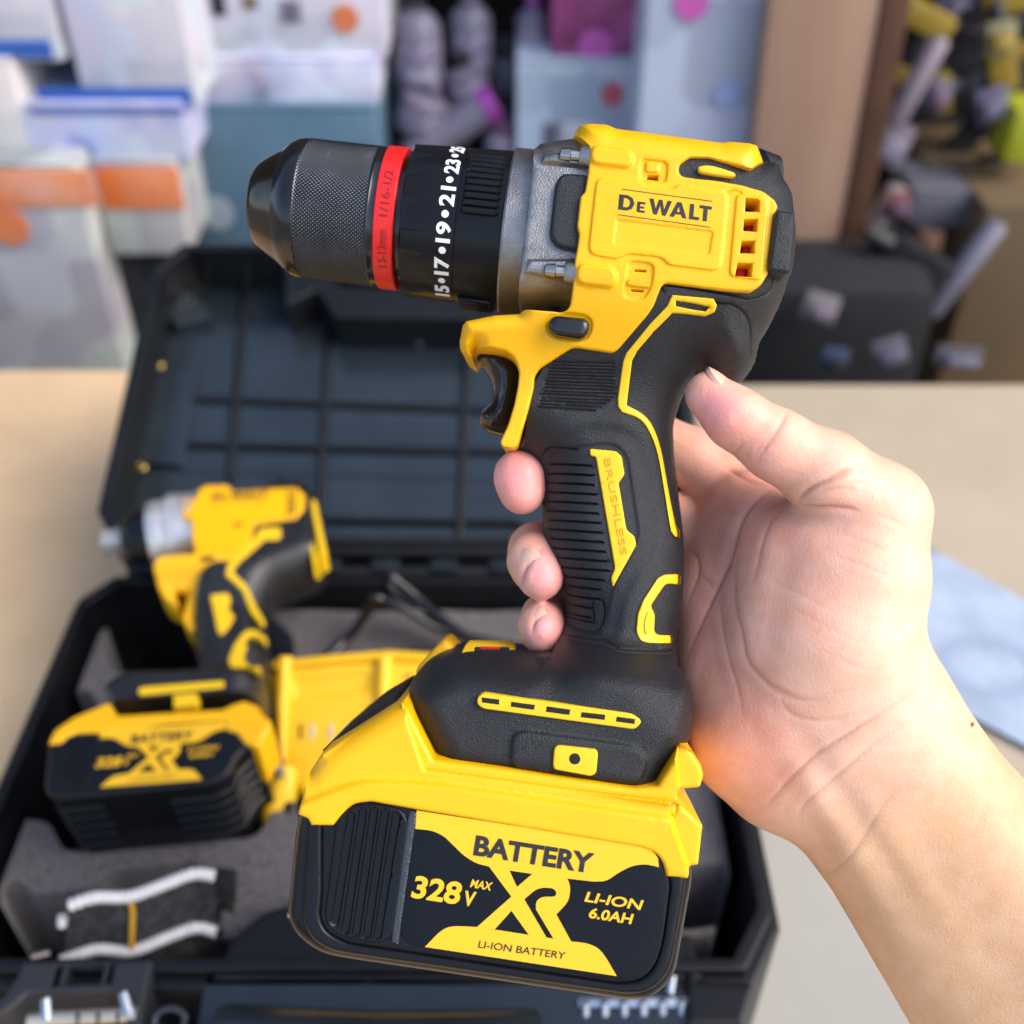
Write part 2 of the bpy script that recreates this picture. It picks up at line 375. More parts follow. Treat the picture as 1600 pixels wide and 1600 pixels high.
# middle
b = pbox('storage_bin', (296, 172, 600, 470), 1.46, .34, STEELBL, 'slate blue storage bin under the lavender cartons', 'bin', base=GZ, bev=.012); blob(b, 'bin_badge', 338, 332, 30, 1.46, mat('pale_badge', (.24, .30, .34), .5))
b = pbox('product_carton', (318, 96, 590, 182), 1.48, .26, LAVC, 'low lavender printed carton on top of the slate blue bin', base=sz(170, 1.48)); 
b = pbox('product_carton', (270, -50, 600, 96), 1.50, .26, WHITE, 'white carton with orange and pink emblems, stacked over the lavender carton', base=sz(96, 1.50))
blob(b, 'orange_emblem', 540, 28, 20, 1.50, ORP); blob(b, 'pink_emblem', 284, 32, 22, 1.50, REDP); panel(b, 'green_print', (262, -10, 306, 8), 1.50, GRNP); panel(b, 'dark_print', (330, -10, 352, 24), 1.50, DARK); panel(b, 'dark_print', (440, 0, 470, 34), 1.50, LIL); panel(b, 'brown_print', (380, -6, 402, 12), 1.50, OLIV)
# clutter shelf behind: dark rack with tubes and balls
rk = thing('clutter_rack', 'dark rack standing behind the white cartons in the middle', 'rack', Matrix.Translation((sx(735, 1.9, 100), 1.9, GZ)))
MB().box((-.55, 0, 0), (1.35, .04, 2.2)).build('back_board', mat('rack_board', (.045, .03, .028), .7, var=.4, vscale=5), rk)
for zz in (.30, .62, .95): MB().box((-.5, -.25, zz), (1.3, -.002, zz + .02)).build('shelf', DARK, rk)
def ptube(name, p0, p1, y0, y1, rpx, m, label, cat, end=None):
    a_, b_ = on_y(*p0, y0), on_y(*p1, y1); r_ = rpx / F * y0; t = thing(name, label, cat, Matrix.Translation(a_)); d = b_ - a_
    MB().tube([d * q for q in (0, .03, .97, 1)], [r_ * .8, r_, r_, r_ * .8], 20).build('barrel', m, t)
    if end: MB().tube([d * q for q in (.86, .88, 1.0, 1.02)], [r_ * 1.02, r_ * 1.08, r_ * 1.08, r_ * .7], 20).build('end_cap', end, t)
    return t
def pball(name, px, py, rpx, y, m, label, cat, sq=1.):
    c = on_y(px, py, y); r_ = rpx / F * y * 1.03; t = MB().lathe([(-r_ * sq * math.cos(q * math.pi / 14), r_ * math.sin(q * math.pi / 14) + 1e-5) for q in range(15)], Vector((0, 0, 0)), Vector((0, 0, 1)), Vector((1, 0, 0)), Vector((0, 1, 0)), 24).build(name, m)
    t.location = c; return tag(t, label, cat)
def bottle(px, py, wpx, hpx, y, m, capm, label, rot=0., name='spray_bottle', cat='bottle'):
    """bottle or can centred on a pixel of the photograph: body, shoulder, label band and cap"""
    c = on_y(px, py, y); r_ = wpx / F * y * .52; h_ = hpx / F * y * 1.05
    t = thing(name, label, cat, Matrix.Translation(c) @ Matrix.Rotation(rot, 4, 'Y')); Z3, X3, Y3 = Vector((0, 0, 1)), Vector((1, 0, 0)), Vector((0, 1, 0)); o = Vector((0, 0, -h_ / 2))
    MB().lathe([(0, 1e-4), (0, r_ * .9), (h_ * .03, r_), (h_ * .62, r_), (h_ * .72, r_ * .7), (h_ * .76, r_ * .36), (h_ * .82, r_ * .36)], o, Z3, X3, Y3, 24).build('bottle_body', m, t)
    MB().lathe([(h_ * .8, r_ * .40), (h_ * .8, r_ * .44), (h_ * .97, r_ * .42), (h_, r_ * .3), (h_, 1e-4)], o, Z3, X3, Y3, 20).build('cap', capm, t)
    MB().lathe([(h_ * .16, r_ * 1.01), (h_ * .5, r_ * 1.01)], o, Z3, X3, Y3, 24).build('label_band', grad_mat('bottle_print', [(.35, (.30, .28, .36)), (.5, (.12, .10, .17)), (.7, (.36, .30, .38))], 20), t)
def toolbit(px, py, spx, y, m, label, rot, cat='hand tool', name='boxed_tool'):
    """small power tool seen side on: body, nose, handle and pack"""
    c = on_y(px, py, y); k = spx / F * y; t = thing(name, label, cat, Matrix.Translation(c) @ Matrix.Rotation(rot, 4, 'Y'))
    MB().box((-.55 * k, -.16 * k, .1 * k), (.42 * k, .16 * k, .52 * k), bev=.07 * k).build('tool_body', m, t)
    MB().tube([(-.56 * k, 0, .3 * k), (-.8 * k, 0, .3 * k), (-.95 * k, 0, .3 * k)], [.15 * k, .12 * k, .06 * k], 14).build('tool_nose', DARK, t)
    MB().box((-.05 * k, -.1 * k, -.45 * k), (.25 * k, .1 * k, .14 * k), bev=.06 * k).build('tool_handle', DARK, t)
    MB().box((-.2 * k, -.18 * k, -.72 * k), (.42 * k, .18 * k, -.44 * k), bev=.05 * k).build('tool_pack', m if spx % 2 else DARK, t)
def pouch(px, py, wpx, hpx, y, m, label, rot, name='blister_pack', cat='packet', pm=None):
    c = on_y(px, py, y); a_, b_ = wpx / F * y / 2, hpx / F * y / 2; t = thing(name, label, cat, Matrix.Translation(c) @ Matrix.Rotation(rot, 4, 'Y') @ Matrix.Rotation(R(-14), 4, 'X'))
    MB().box((-a_, 0, -b_), (a_, .012, b_), bev=.005).build('pack_card', m, t); MB().box((-a_ * .7, -.016, -b_ * .7), (a_ * .72, .001, b_ * .35), bev=.007).build('pack_bubble', pm or DARK, t)
ptube('plastic_tube', (640, 245), (772, 158), 1.55, 1.58, 28, LIL, 'lilac grey tube with a magenta end lying slantwise', 'tube', MAG)
PLUM = mat('dusky_plum', (.10, .05, .09), .5)
bottle(652, 60, 70, 150, 1.60, LIL, DARK, 'large lilac grey bottle at the top left of the rack')
bottle(735, 46, 62, 130, 1.64, LIL, PBALL, 'lilac grey bottle between the large bottle and the maroon carton')
bottle(664, 165, 74, 76, 1.57, PBALL, PBALL, 'squat pale bottle above the slanting tube', R(20)); bottle(728, 122, 64, 70, 1.61, PBALL, DARK, 'squat pale lilac bottle under the two tall lilac bottles', R(-12))
bottle(833, 44, 48, 110, 1.63, LIL, MAG, 'narrow lilac bottle touching the maroon carton'); bottle(786, 205, 50, 92, 1.58, PLUM, DARK, 'dusky plum bottle below the magenta tube end', R(8))
pouch(600, 40, 40, 120, 1.68, BROWN, 'brown packet hanging left of the large lilac bottle', R(3)); pouch(790, 110, 60, 100, 1.70, DARK, 'dark packet hanging behind the lilac bottles', R(-6), pm=LIL); pouch(700, 205, 90, 60, 1.66, DARK, 'dark packet lying behind the slanting tube', R(10), pm=PLUM)
b = pbox('product_carton', (862, -60, 1004, 98), 1.56, .22, MAROON, 'maroon and pink carton over the pale carton', base=sz(98, 1.56)); blob(b, 'pink_emblem', 930, 72, 26, 1.56, PINKP)
b = pbox('product_carton', (806, 98, 986, 330), 1.54, .24, PALE, 'pale blue white carton with a red mark under the maroon carton', base=GZ); blob(b, 'red_emblem', 957, 146, 18, 1.54, REDP); panel(b, 'dark_print', (848, 192, 872, 240), 1.54, LIL); panel(b, 'white_print', (880, 190, 940, 240), 1.54, WHITE)
b = pbox('product_carton', (1002, -60, 1206, 300), 1.44, .24, grad_mat('tall_white_carton', [(.3, (.36, .37, .50)), (.5, (.38, .39, .48)), (.7, (.42, .42, .50))], 4), 'tall lavender white carton left of the wooden plank', base=GZ, rz=0.); blob(b, 'pink_emblem', 1080, 2, 26, 1.44, PINKP); blob(b, 'blue_emblem', 1135, 148, 22, 1.44, mat('soft_blue', (.30, .36, .60), .5))
pk_ = thing('wood_plank', 'broad pinkish brown board leaning upright behind the drill', 'plank', Matrix.Translation((sx(1272, 1.40, 230), 1.40, GZ)) @ Matrix.Rotation(R(-1.5), 4, 'Y'))
wd = (sx(1352, 1.4, 230) - sx(1192, 1.4, 230)) / 2
MB().box((-wd, 0, 0), (wd, .05, 1.3), bev=.004).build('board_face', WOOD, pk_); MB().box((wd + .001, -.004, 0), (wd + .035, .06, 1.3), bev=.003).build('dark_edge', BROWN, pk_)
# right: dark tools and bright bits
MAUVE = mat('mauve_plastic', (.15, .12, .16), .45, var=.2, vscale=20)
toolbit(1432, 60, 91, 1.60, YELT, 'mustard yellow boxed tool high beside the dark brown edge', R(25)); toolbit(1530, 110, 103, 1.62, YELT, 'mustard yellow boxed tool in the middle of the upper right', R(70)); toolbit(1588, 24, 85, 1.66, YELT, 'mustard yellow boxed tool in the upper right corner', R(-20))
toolbit(1505, 205, 120, 1.62, DARK, 'large black boxed tool in the middle of the dark tools', R(35)); toolbit(1560, 290, 104, 1.58, DARK, 'black boxed tool above the brown carton', R(-15)); toolbit(1412, 440, 130, 1.36, DARK, 'black boxed tool under the slanting tubes', R(30))
pouch(1394, 226, 60, 70, 1.55, MAUVE, 'pale mauve packet beside the dark brown edge', R(20), pm=PBALL); pouch(1552, 166, 50, 56, 1.55, mat('violet_grey', (.09, .075, .13), .4), 'violet grey packet hanging on the dark tools', R(-15), pm=LIL); pouch(1466, 150, 40, 46, 1.56, mat('plum_grey', (.07, .06, .10), .4), 'small plum packet among the dark tools', R(25), pm=PLUM)
pouch(1512, 12, 90, 60, 1.68, PBALL, 'pale grey packet at the top between the mustard tools', R(10), pm=MAUVE); pouch(1566, 60, 46, 50, 1.60, mat('khaki', (.20, .17, .08), .5), 'khaki packet hanging in front of the mustard tools', R(-8), pm=YELT)
pouch(1452, 378, 44, 40, 1.42, mat('rust', (.08, .03, .015), .6), 'rust brown packet under the flat grey case', R(12), pm=BROWN); pouch(1404, 322, 42, 44, 1.42, mat('brick', (.16, .05, .05), .6), 'brick red packet left of the flat grey case', R(-10), pm=PLUM)
pouch(1284, 482, 64, 50, 1.22, mat('grey_foam', (.15, .14, .14), .7), 'grey packet on the broad black mass added behind the drill', R(15), pm=MAUVE); pouch(1392, 552, 60, 52, 1.18, mat('grey_lilac', (.12, .115, .145), .6), 'grey lilac packet near the far table edge', R(-20), pm=LIL); pouch(1306, 564, 52, 44, 1.18, mat('steel_blue_dark', (.03, .05, .095), .5), 'dark steel blue packet at the far table corner', R(8), pm=DARK)
pouch(1500, 560, 90, 40, 1.12, mat('pale_tag', (.08, .08, .09), .6), 'pale grey packet at the foot of the large brown carton', R(5), pm=LIL)
ptube('plastic_tube', (1392, 200), (1470, 60), 1.52, 1.56, 17, mat('mauve_strip', (.17, .13, .16), .5), 'mauve tube slanting up beside the dark brown edge', 'tube')
ptube('plastic_tube', (1320, 420), (1405, 290), 1.42, 1.46, 18, mat('taupe_strip', (.20, .16, .15), .5), 'taupe tube slanting up above the black drum', 'tube')
ptube('plastic_tube', (1450, 490), (1560, 350), 1.38, 1.42, 20, mat('lavender_grey_strip', (.14, .135, .175), .45), 'lavender grey tube slanting across the brown carton', 'tube')
b = pbox('grey_case', (1422, 304, 1545, 358), 1.48, .12, mat('grey_case', (.13, .125, .15), .5), 'flat grey case lying over the dark tools', 'case', base=sz(358, 1.48), bev=.01)
b = pbox('product_carton', (1440, 262, 1600, 322), 1.56, .2, OLIV, 'flat brown carton under the black drum', base=sz(322, 1.56))
b = pbox('product_carton', (1510, 330, 1760, 545), 1.42, .3, OLIV, 'large brown carton at the right rim', base=GZ)
b = pbox('lime_bottle', (1576, 170, 1640, 262), 1.5, .08, LIME, 'lime yellow bottle at the right rim', 'bottle', flap=False, base=sz(262, 1.5), bev=.02)
b = pbox('bag_or_dark_mass', (1150, 452, 1470, 590), 1.26, .25, BLACKC, 'broad black mass added to darken the floor just behind the drill', 'bag', flap=False, base=GZ, bev=.05)  # black mass added to make the floor behind the table dark
b = pbox('bag_or_dark_mass', (560, 300, 1180, 560), 1.66, .2, DARK, 'wide black bag on the floor behind the open lid', 'bag', flap=False, base=GZ, bev=.03)
b = pbox('bag_or_dark_mass', (1400, 20, 1640, 330), 1.72, .12, DARK, 'tall black bag behind the mustard reels', 'bag', flap=False, base=GZ, bev=.03)
wl = MB().add([(-6, 2.6, -.46), (6, 2.6, -.46), (6, 2.6, 4), (-6, 2.6, 4)], [(0, 1, 2, 3)]).build('back_wall', mat('dim_wall', (.07, .055, .05), .8, var=.2, vscale=2)); tag(wl, None, None, kind='structure')
# ================================================================== the drill in the hand
YEL = mat('yellow_plastic', (.86, .43, .001), .38, var=.035, vscale=90, bump=[(3200, .09, 'n')], spec=.42)
YELS = mat('yellow_soft_plastic', (.80, .49, .003), .5, bump=[(2600, .06, 'n')])
RUB = mat('black_rubber', (.0075, .009, .012), .40, var=.3, vscale=70, bump=[(3300, .55, 'n')], spec=.44)
RUBG = mat('smooth_grip_rubber', (.011, .011, .012), .42, var=.3, vscale=60, bump=[(1600, .16, 'n')], spec=.5)
BLK = mat('black_plastic', (.006, .0065, .008), .27, bump=[(1500, .06, 'n')], spec=.24)
BLK2 = mat('black_label_panel', (.005, .007, .011), .40, bump=[(3200, .3, 'n')], spec=.16)
GLOSS = mat('gloss_black', (.007, .007, .008), .2, spec=.6, var=.2, vscale=80, bump=[(500, .03, 'n')])
STEELB = mat('blackened_steel', (.062, .065, .070), .25, metal=.95, var=.25, vscale=120, bump=[(1800, .06, 'n')])
NOSE = mat('polished_black_steel', (.10, .082, .068), .22, metal=1., var=.2, vscale=90)
GUN = mat('gunmetal_casting', (.30, .285, .27), .36, metal=.9, var=.22, vscale=160, bump=[(2500, .30, 'n')])
RED = mat('red_plastic', (.66, .012, .012), .38, bump=[(1500, .05, 'n')])
DRED = mat('dark_red_lettering', (.24, .004, .004), .5)
WHT = mat('white_print', (.72, .72, .70), .5)
INK = mat('black_print', (.012, .012, .014), .5)
YPR = mat('yellow_print', (.84, .46, .008), .45, bump=[(2600, .05, 'n')])
SCRW = mat('bright_screw', (.42, .40, .37), .25, metal=1.)
SLOT = mat('dark_recess', (.004, .004, .004), .8)

D0 = 0.297; ROLL, YAW = 7.4, 2.0
MC = camo.matrix_basis.copy() if False else (Matrix.Translation(C0) @ RC.to_4x4())
ctr = Vector(((960 - 800) / F * D0, 0, -D0))
DF = Frame(MC @ Matrix.Translation(ctr) @ Matrix.Rotation(-R(ROLL), 4, 'Z') @ Matrix.Rotation(-R(YAW), 4, 'Y'))
drill = thing('power_drill', 'yellow and black cordless drill with red ringed chuck gripped in the hand', 'drill', DF.M)
HF, HG, HH = .033, .0165, .0290          # half thickness of foot, grip and head
def Hbody(q):
    v = q[:, 1]
    return HG + (HH - HG) * sstep(v, .026, .060) + (HF - HG) * sstep(-v, .0305, .0425)
def PH(pts, dh=0.):
    out = []
    for x, y in pts:
        h = .025
        for _ in range(5): h = float(Hbody(np.array([DF.L(x, y, h)]))[0])
        out.append(DF.L(x, y, h + dh))
    return out
def P0(pts, h=0.): return DF.LS(pts, h)
K = D0 / F

# ---- rubber overmould (handle, rear, foot)
rear = c2([(1340, 233), (1372, 238), (1412, 234), (1440, 258), (1452, 305), (1490, 370), (1500, 430), (1512, 560), (1500, 680), (1478, 745), (1450, 830),
           (1402, 940), (1368, 1000), (1352, 1085), (1312, 1148), (1252, 1186), (1180, 1182), (1100, 1160)])
hand_r = [(1082, 590), (1066, 620), (1056, 651), (1052, 672), (1054, 716), (1060, 770), (1066, 820), (1069, 860), (1068, 910), (1064, 955), (1056, 1005), (1053, 1030)]
foot_r = c4([(1460, 140), (1496, 200), (1508, 262), (1503, 380), (1468, 430), (1425, 500), (1392, 560), (1362, 590)])
foot_b = c4([(1290, 585), (850, 516), (570, 480)])
foot_l = c4([(548, 445), (485, 325), (466, 265), (478, 200), (508, 158), (560, 122), (640, 96), (720, 92), (860, 98), (935, 98)])
hand_l = [(862, 1012), (878, 980), (880, 940), (870, 905), (856, 870), (849, 840), (847, 790), (846, 745), (838, 722), (812, 706)]
guard_in = c2([(330, 1430), (352, 1300), (368, 1190), (430, 1090), (620, 990), (820, 850), (920, 740), (1200, 745), (1330, 740), (1380, 690), (1410, 420), (1380, 350), (1290, 318), (1050, 290), (1006, 262), (1008, 212), (1058, 184), (1150, 185), (1200, 201), (1325, 230)])
sl_rear = P0(rear, .006); sl_hr = P0(hand_r, .001); sl_fr = P0(foot_r, .014); sl_fb = P0(foot_b, .028); sl_fl = P0(foot_l, .012); sl_hl = P0(hand_l, .001)
sm = lambda p: spline(p, 3)
rub_out = sl_rear[:1] + sm(sl_rear)[3:] + sm(sl_hr) + sm(sl_fr) + sl_fb + sm(sl_fl) + sm(sl_hl) + PH(guard_in)
rub_out = resample(rub_out, .0012)
rr = [(sm(sl_rear)[3:], False, .016, .0225), (sm(sl_hr), False, .0165, .0162), (sm(sl_fr), False, .010, .020), (sl_fb, False, .004, .003),
      (sm(sl_fl), False, .011, .021), (sm(sl_hl), False, .0150, .0162)]
grv = []
for i in range(15):                      # fine ribs on the neck
    t = i / 14
    grv.append((PH(c3([(388 - 62 * t + (i % 2) * 4, 18 + 226 * t), (700 - 8 * t - max(0, t - .75) * 330, 26 + 236 * t)])), .00035, .00035))
for i in range(17):                      # grip ribs
    t = i / 16; y = 520 + 768 * t; x0 = 385 if i in (0,) else 372 + 90 * max(0, t - .3) * 1.2; x1 = 585 + 85 * min(1, t / .68) - max(0, t - .68) * 280
    grv.append((PH(c3([(x0, y), (x1, y + 16)])), .00038, .0007))
grv.append((PH(c3([(600, 1230), (606, 1330), (440, 1308)])), .0003, .0005))
grv.append((PH(spline(c3([(625, 1205), (655, 1230), (650, 1320), (600, 1375), (440, 1340)]), 4)), .0003, .0005))
grv.append((PH(spline(c3([(345, 480), (380, 440), (520, 452)]), 3)), .0003, .0004))
grv.append((PH(c3([(440, 1395), (660, 1408), (735, 1452), (1005, 1475)])), .0004, .0007))
grv.append((PH(c3([(440, 1418), (650, 1432), (725, 1470), (1005, 1497)])), .0004, .0004))
grv.append((PH(spline(c2([(1178, 822), (1260, 830), (1330, 880), (1352, 960), (1350, 1010)]), 4)), .0005, .0006))
grv.append((PH(spline(c2([(940, 765), (960, 745), (1240, 785), (1330, 800), (1420, 760), (1445, 690)]), 4)), .0004, .0005))
isl = PH(rnd(c3([(330, 600), (350, 480), (480, 350), (640, 330), (790, 360), (860, 450), (932, 860), (905, 990), (790, 1130), (735, 1250), (730, 1400), (430, 1385), (345, 880)]), 60))
isl2 = PH(rnd(c3([(360, 450), (700, 420), (770, 480), (830, 880), (800, 960), (690, 1150), (665, 1370), (440, 1360), (400, 1000), (345, 870)]), 40))
bpad = PH(rnd(c4([(850, 395), (890, 381), (1290, 433), (1336, 468), (1342, 520), (1310, 572), (1240, 573), (862, 521), (843, 492)]), 30))
def rub_fn(P, z):
    for (x, y), s, a in [(c2([(1270, 1110)])[0], .006, .0024), (c2([(1250, 940)])[0], .010, -.0016), (c2([(1420, 700)])[0], .005, .0015),
                         (c2([(1100, 1000)])[0], .012, .0010), (c4([(620, 300)])[0], .008, -.0008), (c4([(1420, 300)])[0], .008, .001)]:
        c = np.array(PH([(x, y)])[0]); z = z + a * np.exp(-((P - c) ** 2).sum(1) / (2 * s * s))
    return np.maximum(z, .0006)
grip = relief('grip', RUB, drill, rub_out, Hbody, 0, rounds=rr, grooves=grv, pads=[(isl, -.0009, .0035), (isl2, -.0005, .0012), (bpad, .0009, .0010)],
              step=.0015, mirror=True, fn=rub_fn, sharp=50)
dome = MB()                               # rounded boss on the rear top corner
c = P0(c2([(1415, 262)]), .004)[0]; dome.tube([(c[0] - .004, c[1] - .003, 0), (c[0], c[1], 0), (c[0] + .003, c[1] + .0005, 0)], [.006, .0085, .006], 20); dome.build('corner_boss', RUB, grip)

# ---- yellow motor housing with trigger guard
yo = [(545, 124), (553, 95), (575, 73), (620, 66), (690, 70), (735, 88), (1180, 148), (1215, 143), (1300, 150), (1342, 163), (1358, 200), (1370, 238)]
yi = [(1330, 232), (1200, 200), (1150, 184), (1060, 183), (1015, 215), (1013, 250), (1030, 268), (1180, 285), (1290, 304), (1385, 332), (1437, 372), (1449, 404), (1436, 420), (1406, 640), (1408, 690), (1375, 742), (1330, 772), (1240, 770),
      (955, 735), (936, 748), (905, 830), (880, 870), (745, 1028), (722, 1042), (560, 1018), (535, 1024), (402, 1110), (380, 1142), (375, 1200), (350, 1300), (318, 1400), (303, 1448), (285, 1462), (235, 1455), (228, 1432),
      (262, 1360), (290, 1270), (306, 1190), (312, 1130), (302, 1085), (284, 1055), (250, 1032), (190, 1018), (118, 1010)]
yl = [(98, 1030), (100, 1058), (75, 1046), (47, 1020), (42, 985), (56, 908), (72, 888), (200, 861)]
yg = [(310, 855), (330, 848), (500, 862), (522, 853), (537, 830), (551, 720), (556, 640), (564, 600), (576, 520), (566, 490), (569, 460), (581, 352), (600, 338), (615, 250), (622, 180), (622, 132)]
yout = P0(c2(yo), .016) + PH(c2(yi), .0012) + PH(c2(yl), .0) + PH(c2(yg), .0012)
ysil = P0(c2(yo), .016); ylip = PH(c2([(118, 1010)] + yl + yg[:1]))
yall = rnd(yout, .0007, 2)
vents = [[(1300, 372), (1350, 376), (1362, 386), (1360, 432), (1298, 430)], [(1293, 466), (1352, 464), (1350, 518), (1290, 515)],
         [(1283, 560), (1340, 558), (1338, 613), (1276, 612)], [(1265, 655), (1330, 657), (1325, 716), (1254, 712)]]
small = [[(874, 264), (921, 268), (920, 290), (872, 285)], [(818, 678), (868, 682), (866, 690), (816, 686)], [(803, 766), (856, 770), (853, 778), (800, 773)]]
vh = [PH(v, .0) for v in map(c2, vents)]; shh = [PH(v, .0) for v in map(c2, small)]
hpads = [(PH(rnd(c2([(652, 280), (760, 292), (838, 300), (862, 320), (985, 332), (1010, 310), (1225, 345), (1190, 690), (965, 662), (935, 628), (785, 612), (745, 638), (615, 615)]), 14)), .0005, 0.00037),
         (PH(rnd(c2([(738, 464), (1158, 518), (1142, 618), (724, 572)]), 4)), -.00028, 0.00025),
         (PH(rnd(c2([(845, 195), (965, 210), (955, 305), (835, 292)]), 10)), -.0006, 0.00050), (PH(rnd(c2([(868, 205), (925, 212), (922, 258), (864, 252)]), 4)), .0005, 0.00025),
         (PH(rnd(c2([(790, 640), (905, 655), (895, 750), (860, 815), (765, 805)]), 12)), -.0007, 0.00056), (PH(rnd(c2([(790, 724), (885, 736), (882, 762), (786, 750)]), 3)), .0008, 0.00031),
         (PH(rnd(c2([(630, 140), (800, 172), (812, 215), (790, 240), (622, 220)]), 14)), .0011, 0.00099), (PH(rnd(c2([(570, 655), (720, 676), (742, 715), (725, 765), (560, 745)]), 14)), .0012, 0.00112),
         (PH(rnd(c2([(1262, 352), (1400, 372), (1395, 440), (1372, 730), (1230, 712)]), 10)), .0005, 0.00043), (PH(rnd(c2([(440, 885), (470, 865), (600, 878), (632, 905), (628, 955), (596, 1000), (460, 985), (428, 950)]), 12)), -.0006, 0.00074)]
hgr = [(PH(c2([(1222, 345), (1250, 335), (1285, 350)])), .0004, .0003)]
housing = relief('motor_housing', YEL, drill, yall, lambda q: Hbody(q) + .0012, 0, holes=vh + shh,
                 rounds=[(ysil, False, .0085, .0125), (ylip, False, .0045, .0075), (yall, True, .00055, .0009)] + [(h, True, .0003, .0003) for h in vh + shh], pads=hpads, grooves=hgr, step=.00075, bstep=.0007, mirror=True, sharp=52,
                 fn=lambda P, z: np.maximum(z, .0008))
for i in range(3):                        # bars across the vent openings keep a step below the face
    a, b = [vents[i][4 if i == 0 else 3], vents[i][3 if i == 0 else 2]], vents[i + 1][:2]
mcore = relief('motor_core', SLOT, housing, PH(c2([(620, 200), (1380, 350), (1380, 720), (700, 800)])), HH - .008, 0, mirror=True)
for i, (x0, x1, y0, y1) in enumerate([(1322, 1352, 462, 520), (1305, 1342, 555, 616), (1262, 1322, 650, 718)]):
    relief('brush_cover', RED, housing, PH(c2([(x0, y0), (x1, y0), (x1 - 5, y1), (x0 - 5, y1)])), HH - .0045, HH - .0081, b=.0004)
# rubber strap over the rear and slotted yellow inlay on top
clip = relief('rear_clip', RUB, drill, P0(rnd(c2([(1437, 410), (1525, 424), (1519, 520), (1503, 690), (1485, 692), (1404, 682)]), 8), HH + .003), HH + .0030, 0, mirror=True, b=.0012)
relief('top_inlay', YELS, drill, PH(rnd(c2([(1096, 222), (1140, 214), (1200, 228), (1258, 248), (1266, 262), (1245, 268), (1150, 255), (1104, 246)]), 8), .002), HH + .0016, HH - .006, b=.0004)
# strips let into the rubber
def inlay(name, pts, dh=.0007, r=0., par=None, b=.0004, m=None, **kw):
    p = PH(pts, dh); p = rnd(p, r) if r else p
    return relief(name, m or YELS, par or grip, p, lambda q: Hbody(q) + dh - kw.get('dip', lambda q: 0)(q), lambda q: Hbody(q) - .006, b=b, step=.002, **({'holes': kw['holes']} if 'holes' in kw else {}))
edge_r = sm(sl_hr)
def dip_r(q):                              # follow the roundover of the handle's right edge
    d = np.clip(dist_poly(q, edge_r, False) / .0165, 0, 1); return .0162 * (1 - np.sqrt(np.maximum(0, 1 - (1 - d) ** 2))) + .0009 * inside(q, isl)
s1 = c2([(985, 787), (1165, 803), (1181, 832), (1172, 860), (1130, 878), (1040, 869), (985, 866), (902, 950), (830, 1034), (808, 1075), (796, 1170), (784, 1272)]) + \
     spline(c3([(772, 236), (855, 280), (905, 340), (945, 440), (970, 560), (1000, 720), (1028, 832), (1046, 858)]), 4) + c3([(1046, 900), (1022, 893), (1000, 868)]) + \
     spline(c3([(990, 820), (960, 640), (930, 480), (890, 375), (835, 303), (742, 268)]), 4) + c3([(722, 240)]) + c2([(745, 1240), (768, 1080), (782, 1042), (890, 910), (960, 838)])
inlay('accent_strip', s1, dip=dip_r, holes=[PH(c2([(1000, 812), (1080, 823), (1150, 838), (1130, 858), (1070, 850), (1000, 836)]), .0007)])
s2 = c3([(1052, 1086), (960, 1085), (924, 1102), (850, 1210), (822, 1280), (814, 1370), (835, 1413), (870, 1426), (1006, 1441), (1012, 1402), (925, 1390), (908, 1370), (911, 1285), (888, 1240), (958, 1142), (980, 1131), (1050, 1141)])
st2 = inlay('lower_accent', s2, dip=dip_r, r=.0008)
inlay('lower_accent_rib', c3([(862, 1290), (880, 1262), (886, 1290), (880, 1375), (862, 1388), (852, 1340)]), dh=.0011, r=.001, dip=dip_r)
bdg = c3([(580, 450), (712, 462), (742, 490), (756, 580), (726, 622), (766, 858), (806, 890), (815, 935), (697, 1146), (688, 1100), (708, 1050), (612, 490), (585, 487)])
badge = inlay('grip_badge', bdg, dh=.0000, dip=lambda q: .0008, r=.0006)
flat_text('badge_lettering', 'BRUSHLESS', DF, c3([(652, 502)])[0], c3([(736, 984)])[0], c3([(683, 496)])[0], HG - .0008, mat('moulded_amber', (.62, .30, .004), .5), badge, th=.00015)
# neck and foot fittings
ven = inlay('foot_vent', rnd(c4([(718, 262), (738, 242), (1290, 318), (1320, 340), (1322, 352), (1300, 377), (740, 300), (720, 285)]), 14), dh=.0009)
for q in [[(735, 258), (800, 266), (800, 285), (738, 277)], [(845, 274), (932, 286), (928, 304), (842, 292)], [(975, 291), (1062, 303), (1058, 323), (972, 311)], [(1103, 312), (1190, 322), (1188, 341), (1100, 331)], [(1232, 329), (1300, 338), (1298, 356), (1230, 347)]]:
    relief('vent_slot', SLOT, ven, P0(c4(q), HF + .001), HF + .00105, HF, b=.0001)
btn = relief('foot_button', YELS, grip, P0(rnd(c4([(1003, 430), (1155, 447), (1163, 462), (1156, 535), (1138, 546), (1003, 521), (997, 505)]), 10), HF + .001), HF + .0019, HF - .002, b=.0005)
kc = c4([(1078, 484)])[0]
relief('button_hole', SLOT, btn, P0([(kc[0] + 9 * math.cos(a * .5), kc[1] + 9 * math.sin(a * .5)) for a in range(12)][::-1], HF + .0019), HF + .0020, HF, b=.0001)
v_hi = P0(c4([(760, 75)]), .004)[0][1]; v_lo = P0(c4([(760, 124)]), .016)[0][1]
def tilt(o): return lambda q: .004 + o + (v_hi - q[:, 1]) / (v_hi - v_lo) * .012
frm = relief('gauge_frame', YELS, drill, P0(rnd(c4([(670, 71), (840, 81), (859, 95), (853, 122), (843, 127), (670, 109), (662, 98)]), 5), .011), tilt(.001), lambda q: tilt(-.006)(q), b=.0004)
